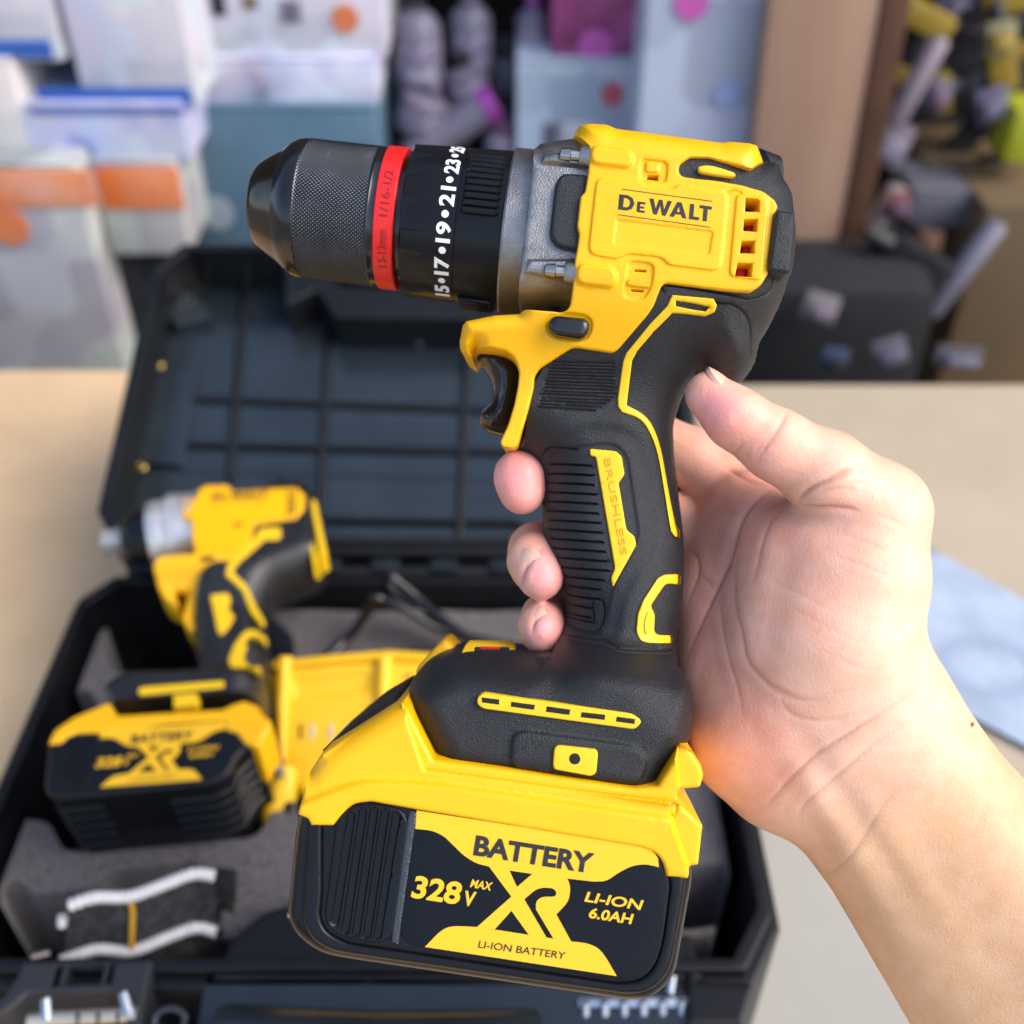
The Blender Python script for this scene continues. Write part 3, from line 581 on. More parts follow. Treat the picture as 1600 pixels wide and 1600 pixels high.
gz = relief('gauge_window', GLOSS, frm, P0(rnd(c4([(702, 81), (835, 89), (830, 104), (712, 97)]), 4), .011), tilt(.0012), lambda q: tilt(-.002)(q), b=.0001)
relief('gauge_mark', RED, gz, P0(c4([(735, 82), (800, 87), (798, 92), (725, 87)]), .011), tilt(.00135), lambda q: tilt(0)(q), b=.0001)
relief('gauge_mark', WHT, gz, P0(c4([(722, 94), (810, 99), (809, 102), (722, 97)]), .011), tilt(.00135), lambda q: tilt(0)(q), b=.0001)
# trigger and direction switch
relief('trigger', GLOSS, drill, P0(rnd(c2([(98, 1012), (230, 1018), (290, 1050), (330, 1110), (318, 1200), (295, 1310), (262, 1395), (245, 1404), (165, 1385), (133, 1345), (134, 1300), (188, 1255), (196, 1200), (170, 1125), (120, 1060)]), 22), .005), .0100, 0, b=.0075, rb=.0085, mirror=True, step=.0013, sharp=80)
swt = PH(rnd(c2([(438, 905), (466, 874), (602, 886), (622, 908), (620, 945), (592, 986), (468, 970), (440, 945)]), 16), .003)
relief('direction_switch', GLOSS, housing, swt, float(Hbody(np.array([DF.L(888, 512, .02)]))[0]) + .0042, .004, b=.0018)

# ---- gear case, torque collar and chuck on the turning axis
ax0, ax1 = DF.L(400, 318, 0), DF.L(850, 369, 0)
A = Vector((*ax0, 0)); Bv = Vector((*ax1, 0)); a = (Bv - A).normalized(); nz = Vector((0, 0, 1)); wv = nz.cross(a)
KA = (Bv - A).length / (850 - 393)
def tx(x): return (x - 393) * KA
def prof(pl): return [(tx(x), r * K) for x, r in pl]
def on_cyl(x, r, th): return A + a * tx(x) + (nz * math.cos(th) + wv * math.sin(th)) * r
chuck = MB().lathe(prof([(400, 20), (396, 22), (394, 50), (396, 60), (402, 66), (412, 73), (441, 91)]), A, a, nz, wv).build('chuck', NOSE, drill)
MB().lathe(prof([(440, 90.5), (445, 95), (453, 102), (462, 106), (472, 107.5), (477, 107.2)]), A, a, nz, wv).build('chuck_collar', GLOSS, chuck)
knm = MB(); NS, NT = 696, 160; x0, x1 = 476.5, 590.
def knurl(t, r, th):
    ph = th * 116 / (2 * math.pi); zz = (t / K) / 5.7; f = max(abs(((ph + zz * .88) % 1) - .5), abs(((ph - zz * .88) % 1) - .5)) * 2
    e = min(1, (t - tx(x0)) / .0006, (tx(x1) - t) / .0006); return r - .00050 * max(0, f - .15) * max(0, e)
knm.lathe([(tx(x0 + (x1 - x0) * i / NT), 107.5 * K) for i in range(NT + 1)], A, a, nz, wv, NS, knurl)
knm.build('knurled_sleeve', STEELB, chuck, sharp=80)
MB().lathe(prof([(590, 107.5), (592, 106.5), (601, 106), (603, 100)]), A, a, nz, wv).build('sleeve_band', GLOSS, chuck)
ring = MB().lathe(prof([(600, 100), (600, 108), (601.5, 109.8), (628, 109.8), (630, 108), (630, 92)]), A, a, nz, wv).build('chuck_ring', RED, chuck)
MB().lathe(prof([(628, 96), (644, 96)]), A, a, nz, wv).build('chuck_spindle', GLOSS, chuck)
def wrap_text(s, xc, th0, hpx, wpx, r, m, par, name, bold=.0, e=.00014, inv=False):
    V, Fc, _ = text_raw(s, bold, 1.0); t = MB(); o = []
    # subdivide long glyph faces by bending vertices only
    for v in V:
        th = th0 + (v[0] - .5) * wpx * K / r; x = xc - (v[1] - .5) * hpx
        o.append(on_cyl(x, r + (e if v[2] > 0 else -e), th))
    return t.add(o, Fc).build(name, m, par, smooth=False)
wrap_text('1/16-1/2', 615.5, R(6), 13, 72, 109.8 * K, DRED, ring, 'ring_lettering', .0)
wrap_text('1.5-13mm', 615.5, R(-39), 13, 62, 109.8 * K, DRED, ring, 'ring_lettering', .0)
col = MB().lathe(prof([(640, 90), (640, 110), (643, 115), (655, 116.5), (690, 118), (722, 118), (722.6, 116.8), (724.6, 116.8), (725, 119), (786, 121.5), (794, 121.5), (794, 115)]), A, a, nz, wv).build('torque_collar', BLK, drill)
cr = 117.9 * K
for i, s in enumerate(['15', '17', '19', '21', '23', '25', '1', '3', '5', '7']):
    th = R(6.2 + 25.6 * (i - 3))
    wrap_text(s, 707, th, 22.5, 30 if len(s) > 1 else 14, cr, WHT, col, 'torque_number', .035)
    V = [on_cyl(707 + 5.6 * math.cos(k * .524), cr + .00015, th + R(12.8) + 5.6 * math.sin(k * .524) * K / cr) for k in range(12)]
    d = MB().add(V, [tuple(range(12))]); d.build('torque_dot', WHT, col, smooth=False)
fac = MB()                                 # flats and finger pads on the collar
for k in range(9):
    th = R(-62 + k * 40 + 14); L = []
    for x in (641.5, 676): L += [on_cyl(x, r_ * K, th + d) for r_, d in ((114, -.24), (118.2, -.21), (118.2, .21), (114, .24))]
    fac.add(L, [(0, 1, 5, 4), (1, 2, 6, 5), (2, 3, 7, 6), (3, 2, 1, 0), (4, 5, 6, 7)])
fac.build('collar_flats', BLK, col)
for g in range(3):
    rb_ = MB()
    for k in range(10):
        th = R(-2.5 + g * 120 + k * 5.15); rb_.tube([on_cyl(x, r_ * K, th) for x, r_ in ((732, 119), (734, 121.8), (780, 123), (783, 120))], [.0006, .00095, .00095, .0006], 10)
    rb_.build('finger_ridges', BLK, col)
MB().lathe(prof([(792, 112), (792, 124.5), (795, 127), (832, 127.5), (834, 124), (850, 122)]), A, a, nz, wv).build('gear_ring', GUN, drill)
gp = rnd(P0(c2([(390, 152), (415, 148), (535, 128), (640, 135), (660, 400), (640, 850), (325, 846), (312, 838)]), .012), .002)
gear = relief('gear_case', GUN, drill, gp, .0262, 0, mirror=True, rounds=[(gp[:6] + P0(c2([(415, 148), (535, 128), (640, 135)]), .012), False, .009, .013), (P0(c2([(325, 846), (640, 850)]), .012), False, .008, .012), (gp, True, .001, .001)],
              pads=[(P0(c2([(420, 175), (640, 165), (640, 235), (415, 210)]), .026), .0014, .001), (P0(c2([(355, 640), (560, 640), (560, 735), (340, 690)]), .026), .0012, .001)], step=.002)
relief('gear_pad', RUB, gear, P0(rnd(c2([(500, 254), (620, 262), (600, 600), (560, 596), (474, 576), (443, 530), (470, 298)]), 10), .028), .0288, .022, b=.0012)
for x, y, ln in ((516, 172, 150), (449, 680, 150)):
    p = DF.L(*c2([(x, y)])[0], .0275); P = Vector((*p, .0272)); b_ = MB()
    b_.tube([P + a * .0035, P + a * .0042, P + a * .0085], [.0025, .0028, .0030], 24); bo = b_.build('screw_boss', GUN, gear)
    b_ = MB(); b_.tube([P - a * .0016, P - a * .0012, P + a * .0012, P + a * .0014, P + a * .0036], [.0010, .0016, .0019, .0016, .0015], 20); b_.tube([P - a * .0017, P - a * .00165], [.0011, .0011], 6); b_.build('screw', SCRW, bo)

# ---- housing lettering
def logo(fr, par, cor, h, m):
    """heavy capitals on a quad: cor = bl, br, tl pixels"""
    A_, B_, C_ = (np.array(fr.L(*q, h)) for q in cor); o = MB()
    def put(poly, hol=()):
        V = []; E = []
        for lp in [poly] + list(hol):
            k = len(V); V += [Vector(p) for p in lp]; E += [(k + i, k + (i + 1) % len(lp)) for i in range(len(lp))]
        r = geometry.delaunay_2d_cdt(V, E, [], 0, 1e-7); Q = np.array([tuple(p) for p in r[0]])
        T = [f for f in r[2] if inside(Q[list(f)].mean(0)[None], poly)[0] and not any(inside(Q[list(f)].mean(0)[None], hh)[0] for hh in hol)]
        W = [(*(A_ + (B_ - A_) * p[0] + (C_ - A_) * p[1]), h) for p in Q]; o.add(W, T)
    D_ = lambda x, w_, t: ([(x, 0), (x + w_ * .55, 0), (x + w_ * .85, .15), (x + w_, .5), (x + w_ * .85, .85), (x + w_ * .55, 1), (x, 1)], [(x + t, .2), (x + w_ * .5, .2), (x + w_ * .66, .3), (x + w_ * .72, .5), (x + w_ * .66, .7), (x + w_ * .5, .8), (x + t, .8)])
    p, q = D_(0, .172, .052); put(p, [q])
    x = .20; put([(x, 0), (x + .088, 0), (x + .088, .14), (x + .034, .14), (x + .034, .27), (x + .08, .27), (x + .08, .40), (x + .034, .40), (x + .034, .55), (x + .088, .55), (x + .088, .69), (x, .69)])
    x = .325; put([(x, 1), (x + .055, 0), (x + .095, 0), (x + .122, .62), (x + .15, 0), (x + .19, 0), (x + .245, 1), (x + .197, 1), (x + .168, .38), (x + .142, 1), (x + .104, 1), (x + .076, .38), (x + .048, 1)])
    x = .555; put([(x, 0), (x + .048, 0), (x + .062, .2), (x + .124, .2), (x + .138, 0), (x + .186, 0), (x + .118, 1), (x + .07, 1)], [[(x + .076, .36), (x + .11, .36), (x + .093, .72)]])
    x = .765; put([(x, 0), (x + .11, 0), (x + .11, .2), (x + .046, .2), (x + .046, 1), (x, 1)])
    x = .868; put([(x + .044, 0), (x + .09, 0), (x + .09, .8), (x + .132, .8), (x + .132, 1), (x, 1), (x, .8), (x + .044, .8)])
    put([(.02, 1.32), (1.0, 1.32), (1.0, 1.37), (.02, 1.37)]); put([(0, -.37), (1.0, -.37), (1.0, -.32), (0, -.32)])
    return o.build('logo_lettering', m, par, smooth=False)
logo(DF, housing, (c2([(746, 413)])[0], c2([(1152, 468)])[0], c2([(752, 346)])[0]), HH + .0012 + .0005 + .00008, INK)

# ---- battery pack
HB = .0365
bo_ = P0(rnd(c4([(62, 690), (58, 1085), (95, 1160), (180, 1200), (250, 1212), (1270, 1362), (1350, 1358), (1410, 1315), (1440, 1255), (1506, 900), (1450, 700), (800, 560), (500, 520), (200, 500)]), 60), .030)
bo_ = P0(rnd(c4([(60, 690), (20, 1060), (62, 1130), (150, 1193), (250, 1212), (1270, 1362), (1350, 1358), (1415, 1312), (1450, 1255), (1515, 890), (1450, 700), (800, 560), (500, 520), (200, 500)]), 26), .031)
pk = P0(rnd(c4([(150, 690), (215, 640), (330, 635), (1330, 798), (1400, 860), (1432, 930), (1404, 1150), (1378, 1238), (1330, 1292), (1250, 1309), (240, 1158), (165, 1115), (140, 1060), (150, 990)]), 40), HB)
batt = relief('battery_pack', BLK, drill, bo_, HB, 0, mirror=True, b=.0042, rb=.0065, pads=[(pk, .0006, .0010)], step=.003)
fro = P0(rnd(c4([(104, 700), (74, 1078), (112, 1150), (182, 1190), (252, 1203), (1270, 1350), (1338, 1344), (1398, 1305), (1434, 1246), (1492, 920), (1450, 800), (1300, 745), (300, 590), (170, 620)]), 26), HB)
relief('label_frame', BLK, batt, fro, HB + .0013, HB - .001, holes=[pk], rounds=[(fro, True, .0016, .0018), (pk, True, .0009, .0010)], step=.003)
ribp = P0(rnd(c4([(205, 700), (240, 660), (320, 640), (478, 668), (415, 1168), (240, 1140), (178, 1105), (160, 1060)]), 40), HB)
gr = [(P0(c4(q), HB), .0011, .0016) for q in ([(258, 695), (200, 1075)], [(302, 672), (237, 1112)], [(342, 675), (277, 1118)], [(382, 680), (317, 1123)], [(424, 685), (355, 1130)])]
relief('ribbed_panel', BLK, batt, ribp, HB + .0012, HB - .001, b=.0007, grooves=gr, step=.0008, bstep=.0008)
relief('panel_edge', mat('highlit_black_plastic', (.03, .035, .045), .4, bump=[(1500, .3, 'v')]), batt, P0(c4([(470, 672), (500, 676), (431, 1160), (404, 1152)]), HB), lambda q: HB + .0013 - 0 * q[:, 0], HB - .001, b=.0005)  # facet's blue highlight put into a lighter, bluer black
hl = HB + .0010
lab = relief('label', BLK2, batt, P0(rnd(c4([(497, 668), (1340, 803), (1392, 845), (1415, 930), (1396, 1150), (1370, 1235), (1322, 1288), (1250, 1301), (428, 1162)]), 30), hl), hl, HB - .002, b=.0003, step=.006)
EP = .00008
def pack_label(fr, tr, hl, lab, wy=None):
    def dec(name, pts, lv, m=YPR, holes=()):
        return relief(name, m, lab, fr.LS(tr(pts), hl), hl + EP * lv, hl - .0002, holes=[fr.LS(tr(h), hl) for h in holes], b=.00001, step=.01, bstep=.002)
    dec('label_band', [(497, 674), (1330, 803), (1366, 822), (1384, 850), (1387, 882)] + spline([(1387, 882), (1340, 872), (1290, 878), (1240, 902), (1195, 930), (1150, 935)], 4) + [(1000, 918), (850, 896), (765, 880)] + spline([(765, 880), (715, 866), (670, 838), (630, 800), (595, 768), (550, 748), (492, 741)], 4)[1:], 1)
    dec('label_emblem', [(762, 878), (830, 888), (932, 898), (985, 902)] + spline([(985, 902), (1030, 905), (1055, 935), (1060, 970), (1050, 1010), (1010, 1056)], 5)[1:] + [(1066, 1158), (1003, 1150), (935, 1036)] +
        spline([(935, 1036), (938, 1008), (960, 992), (1000, 990), (1010, 978), (1000, 962), (970, 957), (935, 965), (892, 1000)], 4)[1:] + [(975, 1143), (910, 1132), (845, 1042), (784, 1110), (716, 1104), (845, 990)], 1.5,
        holes=[[(838, 894), (926, 903), (865, 955)]])
    dec('label_base', [(527, 1175)] + spline([(527, 1175), (585, 1118), (630, 1100), (720, 1102)], 4)[1:] + [(890, 1128), (1066, 1155)] + spline([(1066, 1155), (1130, 1165), (1178, 1195), (1232, 1282)], 4)[1:], 1.2)
    T = lambda *q: [tr([p])[0] for p in q]
    flat_text('label_writing', 'BATTERY', fr, *T((704, 838), (1140, 906), (716, 764)), hl + EP * 1.6, INK, lab, bold=.037, th=EP)
    flat_text('label_writing', 'LI-ION BATTERY', fr, *T((722, 1178), (1040, 1221), (728, 1152)), hl + EP * 1.6, INK, lab, bold=.004, th=EP)
    flat_text('label_writing', '328', fr, *T((474, 994), (650, 1021), (494, 912)), hl + EP * .5, YPR, lab, bold=.03, th=EP * 1.5)
    flat_text('label_writing', 'V', fr, *T((664, 1022), (706, 1028), (676, 968)), hl + EP * .5, YPR, lab, bold=.03, th=EP * 1.5)
    flat_text('label_writing', 'MAX', fr, *T((692, 955), (768, 968), (702, 926)), hl + EP * .5, YPR, lab, bold=.022, th=EP * 1.5)
    flat_text('label_writing', 'LI-ION', fr, *T((1112, 1008), (1318, 1040), (1126, 972)), hl + EP * .5, YPR, lab, bold=.022, th=EP * 1.5)
    flat_text('label_writing', '6.0AH', fr, *T((1126, 1068), (1284, 1092), (1138, 1030)), hl + EP * .5, YPR, lab, bold=.026, th=EP * 1.5)

pack_label(DF, c4, hl, lab)
# yellow cap of the pack and the skirt between foot and pack
cap = [(62, 685), (92, 542), (140, 470), (442, 278), (452, 300), (527, 522), (612, 534), (1050, 596), (1452, 640), (1553, 738), (1536, 884), (1500, 890), (1492, 920), (1412, 912)] + \
      spline([(1412, 912), (1398, 862), (1368, 826), (1320, 806)], 4)[1:] + [(500, 668), (330, 638)] + spline([(330, 638), (270, 648), (232, 680), (192, 726)], 4)[1:] + [(112, 726), (100, 700)]
cpx = P0(cap, .0) if False else P0(rnd(c4(cap), 3), HB)
tops = P0(c4([(92, 542), (140, 470), (442, 278)]), HB)
step_in = P0(c4([(270, 620), (200, 660), (150, 700), (60, 700), (95, 545), (300, 500), (540, 560), (1440, 690), (1500, 760), (1500, 860), (1420, 850), (1340, 775), (1300, 765), (330, 610)]), HB)
relief('pack_cap', YEL, batt, cpx, HB + .0017, 0, mirror=True, rounds=[(cpx, True, .0011, .0014), (tops, False, .005, .006)],
       pads=[(P0(rnd(c4([(1432, 640), (1570, 700), (1560, 900), (1498, 900), (1430, 700)]), 8), HB), -.0030, .0012),
             (P0(rnd(c4([(40, 640), (90, 530), (300, 360), (460, 260), (560, 520), (1460, 655), (1445, 700), (560, 570), (300, 560), (180, 600), (60, 650)]), 30), HB), -.0016, .0016)], step=.0009, bstep=.0008)
skr = c4([(442, 270), (466, 292), (560, 480), (850, 520), (1290, 586), (1380, 580), (1468, 438), (1500, 450), (1552, 522), (1562, 560), (1548, 606), (1456, 614), (1450, 690), (700, 620), (500, 560), (440, 300)])
relief('foot_skirt', YEL, drill, P0(rnd(skr, 4), HF), .0352, 0, mirror=True, b=.0012, rb=.0014, pads=[(P0(rnd(c4([(1456, 430), (1600, 500), (1580, 630), (1456, 620)]), 6), HF), -.006, .0016)], step=.002)
relief('release_tab', YEL, drill, P0(rnd(c9([(1052, 455), (1085, 475), (1128, 522), (1060, 560), (960, 640), (900, 640), (912, 600), (1005, 500)]), 8), -.008), -.004, -.022, b=.002)
relief('pack_slot', SLOT, batt, P0(c4([(148, 455), (300, 328), (408, 266), (445, 276), (330, 370), (190, 480)]), .022), .022, -.02, b=.0008)
MB().tube([Vector((*DF.L(*c4([(38, 1058)])[0], .030), .030)), Vector((*DF.L(*c4([(42, 1059)])[0], .034), .034))], [.0013, .0010], 16).build('pack_screw', SCRW, batt)
# ================================================================== the hand
def n2(px, py, n, r):
    x, y = DF.L(px, py, n / 1000); return np.array([x, y, n / 1000]), r * (D0 - n / 1000) / F
CH = [  # chains of (pixel x, pixel y, mm in front of the drill's middle plane, radius in pixels), blend mm, group
    ([(1372, 800, 8, 74), (1345, 900, 8, 100), (1318, 1010, 8, 116), (1345, 1110, 4, 124)], 'palm'),
    ([(1180, 830, -14, 56), (1200, 950, -12, 80), (1250, 1100, -4, 104)], 'palm'),
    ([(1160, 785, -22, 48), (1240, 900, -12, 72)], 'palm'),
    ([(1112, 850, -26, 44), (1092, 950, -25, 42), (1088, 1040, -21, 36)], 'palm'),
    ([(1250, 880, 2, 78), (1236, 1000, 4, 84), (1265, 1100, 2, 100)], 'palm'),
    ([(1105, 930, -16, 38), (1124, 1050, -8, 60), (1166, 1160, -2, 84), (1212, 1202, -2, 88)], 'palm'),
    ([(1375, 1130, 2, 106), (1438, 1212, 4, 112), (1660, 1490, 12, 142), (1840, 1790, 20, 160)], 'palm'),
    ([(1290, 1190, 0, 95), (1362, 1296, 2, 100), (1600, 1660, 10, 122), (1760, 1960, 18, 150)], 'palm'),
    ([(1106, 616, 14, 37), (1150, 654, 16, 46), (1212, 694, 15, 53), (1290, 738, 13, 63), (1372, 802, 9, 75)], 'thumb'),
    ([(1160, 790, -26, 48), (1080, 715, -31, 44), (960, 650, -29, 40), (880, 640, -27, 36)], 'f'),
    ([(1130, 860, -28, 46), (1000, 785, -29, 43), (872, 752, -25, 41), (826, 746, -12, 41), (812, 744, 2, 38), (816, 768, 3, 37)], 'f'),
    ([(1110, 950, -26, 44), (980, 905, -28, 42), (886, 862, -25, 40), (838, 860, -12, 42), (836, 876, 0, 41), (844, 900, 4, 37)], 'f'),
    ([(1100, 1040, -22, 42), (990, 1000, -28, 38), (900, 966, -24, 35), (852, 966, -10, 36), (846, 978, 1, 34), (846, 990, 3, 32)], 'f'),
]
VX = .0010
allp = [n2(*q) for ch, _ in CH for q in ch]
lo = np.min([p - r for p, r in allp], 0) - .004; hi = np.max([p + r for p, r in allp], 0) + .004
dims = np.ceil((hi - lo) / VX).astype(int)
gx, gy, gz_ = (lo[i] + VX * np.arange(dims[i]) for i in range(3))
def cone_field(ch):
    """distance to a chain of round cones, evaluated only in its own box"""
    pr = [n2(*q) for q in ch]; Fd = None
    b0 = np.min([p - r for p, r in pr], 0) - .016; b1 = np.max([p + r for p, r in pr], 0) + .016
    i0 = np.clip(((b0 - lo) / VX).astype(int), 0, dims - 1); i1 = np.clip(((b1 - lo) / VX).astype(int) + 1, 1, dims)
    X, Y, Z = np.meshgrid(gx[i0[0]:i1[0]], gy[i0[1]:i1[1]], gz_[i0[2]:i1[2]], indexing='ij')
    X = X.astype(np.float32); Y = Y.astype(np.float32); Z = Z.astype(np.float32)
    for (p, r), (q, s) in zip(pr[:-1], pr[1:]):
        d = q - p; t = np.clip(((X - p[0]) * d[0] + (Y - p[1]) * d[1] + (Z - p[2]) * d[2]) / (d @ d), 0, 1)
        f = np.sqrt((X - p[0] - t * d[0]) ** 2 + (Y - p[1] - t * d[1]) ** 2 + (Z - p[2] - t * d[2]) ** 2) - (r + (s - r) * t)
        if Fd is None: Fd = f
        else:
            k = .003; h = np.clip(.5 + .5 * (Fd - f) / k, 0, 1); Fd = Fd + (f - Fd) * h - k * h * (1 - h)
    return tuple(slice(u, v) for u, v in zip(i0, i1)), Fd
S = np.full(dims, .03, np.float32)
for ch, g in CH:
    k = {'palm': .013, 'thumb': .0045, 'f': .0022}[g]
    sl_, f = cone_field(ch); s = S[sl_]; h = np.clip(.5 + .5 * (s - f) / k, 0, 1); S[sl_] = s + (f - s) * h - k * h * (1 - h)
def surface_nets(S):
    ins = S < 0; nx, ny, nz3 = S.shape
    cnt = np.zeros((nx - 1, ny - 1, nz3 - 1), np.int8); 
    for i in (0, 1):
        for j in (0, 1):
            for k in (0, 1): cnt += ins[i:nx - 1 + i, j:ny - 1 + j, k:nz3 - 1 + k]
    act = np.argwhere((cnt > 0) & (cnt < 8)); idx = -np.ones(cnt.shape, np.int32); idx[tuple(act.T)] = np.arange(len(act))
    acc = np.zeros((len(act), 3)); num = np.zeros(len(act))
    C8 = [(i, j, k) for i in (0, 1) for j in (0, 1) for k in (0, 1)]
    for a_ in C8:
        for b_ in C8:
            if sum(b_) - sum(a_) == 1 and all(y >= x for x, y in zip(a_, b_)):
                va = S[tuple((act + a_).T)]; vb = S[tuple((act + b_).T)]; m = (va < 0) != (vb < 0)
                t = np.where(m, va / np.where(m, va - vb, 1), 0); acc += m[:, None] * (np.array(a_) + t[:, None] * (np.array(b_) - np.array(a_))); num += m
    V = lo + VX * (act + acc / num[:, None]); Fc = []
    for ax in range(3):
        o = [1 if i == ax else 0 for i in range(3)]; u, v = (ax + 1) % 3, (ax + 2) % 3
        A0 = ins[tuple(slice(0, n - 1) if i == ax else slice(1, n - 1) for i, n in enumerate(S.shape))]
        A1 = ins[tuple(slice(1, n) if i == ax else slice(1, n - 1) for i, n in enumerate(S.shape))]
        for sgn in (0, 1):
            e = np.argwhere((A0 & ~A1) if sgn == 0 else (~A0 & A1)); b = e.copy(); b[:, u] += 1; b[:, v] += 1
            q = []
            for du, dv in ((-1, -1), (0, -1), (0, 0), (-1, 0)):
                c_ = b.copy(); c_[:, u] += du; c_[:, v] += dv; q.append(idx[tuple(c_.T)])
            q = np.stack(q, 1); Fc.append(q if sgn == 0 else q[:, ::-1])
    return V, np.concatenate(Fc)
HV, HFc = surface_nets(S); del S
HFc = HFc[(HFc >= 0).all(1)]
def neighbours(nv, Fq):
    E = np.concatenate([Fq[:, [0, 1]], Fq[:, [1, 2]], Fq[:, [2, 3]], Fq[:, [3, 0]]]); E = np.concatenate([E, E[:, ::-1]]); return E
def smooth(V, E, it, lam=.5):
    for _ in range(it):
        s = np.zeros_like(V); c = np.zeros(len(V)); np.add.at(s, E[:, 0], V[E[:, 1]]); np.add.at(c, E[:, 0], 1); V = V + lam * (s / c[:, None] - V)
    return V
HV = smooth(HV, neighbours(len(HV), HFc), 6)
def subdivide(V, Fq):
    E = np.sort(np.concatenate([Fq[:, [0, 1]], Fq[:, [1, 2]], Fq[:, [2, 3]], Fq[:, [3, 0]]]), 1); U, inv = np.unique(E[:, 0].astype(np.int64) * len(V) + E[:, 1], return_inverse=True)
    em = .5 * (V[U // len(V)] + V[U % len(V)]); fm = V[Fq].mean(1); n = len(V); k = len(Fq); ei = inv.reshape(4, k) + n; fi = np.arange(k) + n + len(U)
    Q = np.concatenate([np.stack([Fq[:, i], ei[i], fi, ei[i - 1]], 1) for i in range(4)]); return np.concatenate([V, em, fm]), Q
HV, HFc = subdivide(HV, HFc); HE = neighbours(len(HV), HFc); HV = smooth(HV, HE, 3)
def vnorm(V, Fq):
    n = np.cross(V[Fq[:, 2]] - V[Fq[:, 0]], V[Fq[:, 3]] - V[Fq[:, 1]]); o = np.zeros_like(V)
    for i in range(4): np.add.at(o, Fq[:, i], n)
    return o / (np.linalg.norm(o, axis=1, keepdims=True) + 1e-12)
HN = vnorm(HV, HFc)
if HN[HV[:, 2].argmax(), 2] < 0: HFc = HFc[:, ::-1]; HN = -HN
PX, PY = DF.pix(HV); PXY = np.stack([PX, PY], 1); front = HN[:, 2] > -.1
CREASE = [  # crop, points, width px, depth mm
    (c5, [(622, 262), (590, 320), (548, 390), (505, 450), (488, 500)], 5, .45), (c5, [(548, 375), (500, 420), (470, 480)], 4, .25), (c5, [(440, 395), (400, 440), (385, 470)], 4, .25),
    (c5, [(915, 512), (850, 530), (780, 565), (715, 595), (672, 630), (662, 652)], 6, 1.1), (c5, [(660, 655), (720, 663), (800, 664), (870, 672), (925, 690)], 4.5, .7),
    (c5, [(905, 600), (840, 590), (770, 600), (700, 636)], 4, .35), (c5, [(990, 575), (900, 570), (830, 572)], 4, .25), (c5, [(960, 700), (1060, 735), (1150, 790)], 4, .2), (c5, [(840, 790), (950, 830), (1080, 880)], 4, .18), (c5, [(800, 880), (930, 920), (1090, 990)], 4, .18),
    (c5, [(560, 590), (490, 645), (435, 710), (405, 790), (375, 900), (325, 1010), (260, 1150), (180, 1340)], 6, 1.0),
    (c5, [(640, 668), (560, 720), (515, 820), (490, 930), (470, 1000)], 5, .35), (c5, [(425, 780), (405, 920), (400, 1060), (430, 1200), (455, 1310), (520, 1385), (610, 1440), (700, 1475), (800, 1470)], 4.5, .5),
    (c5, [(330, 1020), (345, 1150), (375, 1300), (420, 1440), (440, 1590)], 4, .3), (c5, [(240, 950), (290, 990), (320, 1030)], 4, .3), (c5, [(180, 830), (235, 880), (240, 960), (190, 1090)], 5, .5),
    (c6, [(590, 220), (620, 290), (700, 325), (800, 328), (900, 305), (1020, 270)], 4, .3), (c6, [(480, 130), (560, 200), (650, 242), (740, 245)], 4, .3),
    (c6, [(500, 705), (560, 650), (640, 560), (740, 470), (850, 400), (980, 320), (1130, 230), (1230, 190)], 4.5, .5), (c6, [(640, 765), (700, 660), (790, 590), (880, 510), (1000, 415), (1180, 310)], 4.5, .4),
    (c6, [(760, 980), (830, 940), (890, 880), (950, 790), (1010, 690), (1080, 620)], 5, .25), (c6, [(660, 260), (800, 215), (950, 195)], 4, .12), (c6, [(800, 60), (900, 110), (1010, 130)], 4, .14),
    (crop(760, 680, 4.444), [(400, 770), (330, 850), (275, 930), (248, 1010), (250, 1090)], 4, .9), (crop(760, 680, 4.444), [(430, 1200), (365, 1258), (328, 1320), (318, 1390)], 4, .9),
    (c5, [(500, 960), (620, 1010), (760, 1090), (900, 1140)], 4, .13), (c5, [(560, 1050), (700, 1130), (850, 1210), (980, 1260)], 4, .13), (c5, [(330, 490), (440, 560), (530, 590)], 5, .5)]
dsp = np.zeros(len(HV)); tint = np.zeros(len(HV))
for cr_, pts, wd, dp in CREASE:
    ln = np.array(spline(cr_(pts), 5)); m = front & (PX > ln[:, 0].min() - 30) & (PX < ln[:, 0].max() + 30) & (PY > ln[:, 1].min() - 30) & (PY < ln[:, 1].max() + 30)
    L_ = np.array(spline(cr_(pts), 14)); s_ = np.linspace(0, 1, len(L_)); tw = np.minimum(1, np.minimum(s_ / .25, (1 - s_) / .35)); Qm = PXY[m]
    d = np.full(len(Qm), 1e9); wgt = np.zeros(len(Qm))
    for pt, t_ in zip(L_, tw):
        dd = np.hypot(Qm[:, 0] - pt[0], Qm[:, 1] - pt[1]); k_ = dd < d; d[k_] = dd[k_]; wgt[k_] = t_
    wd *= .8; dsp[m] += .68 * dp * wgt * (1.1 * np.exp(-(d / (wd * .7)) ** 2) + .25 * np.exp(-(d / (wd * 2.6)) ** 2) - .3 * np.exp(-((d - wd * 3.) / (wd * 1.8)) ** 2)); tint[m] = np.maximum(tint[m], min(.8, dp) * wgt * np.exp(-(d / (wd * .9)) ** 2))
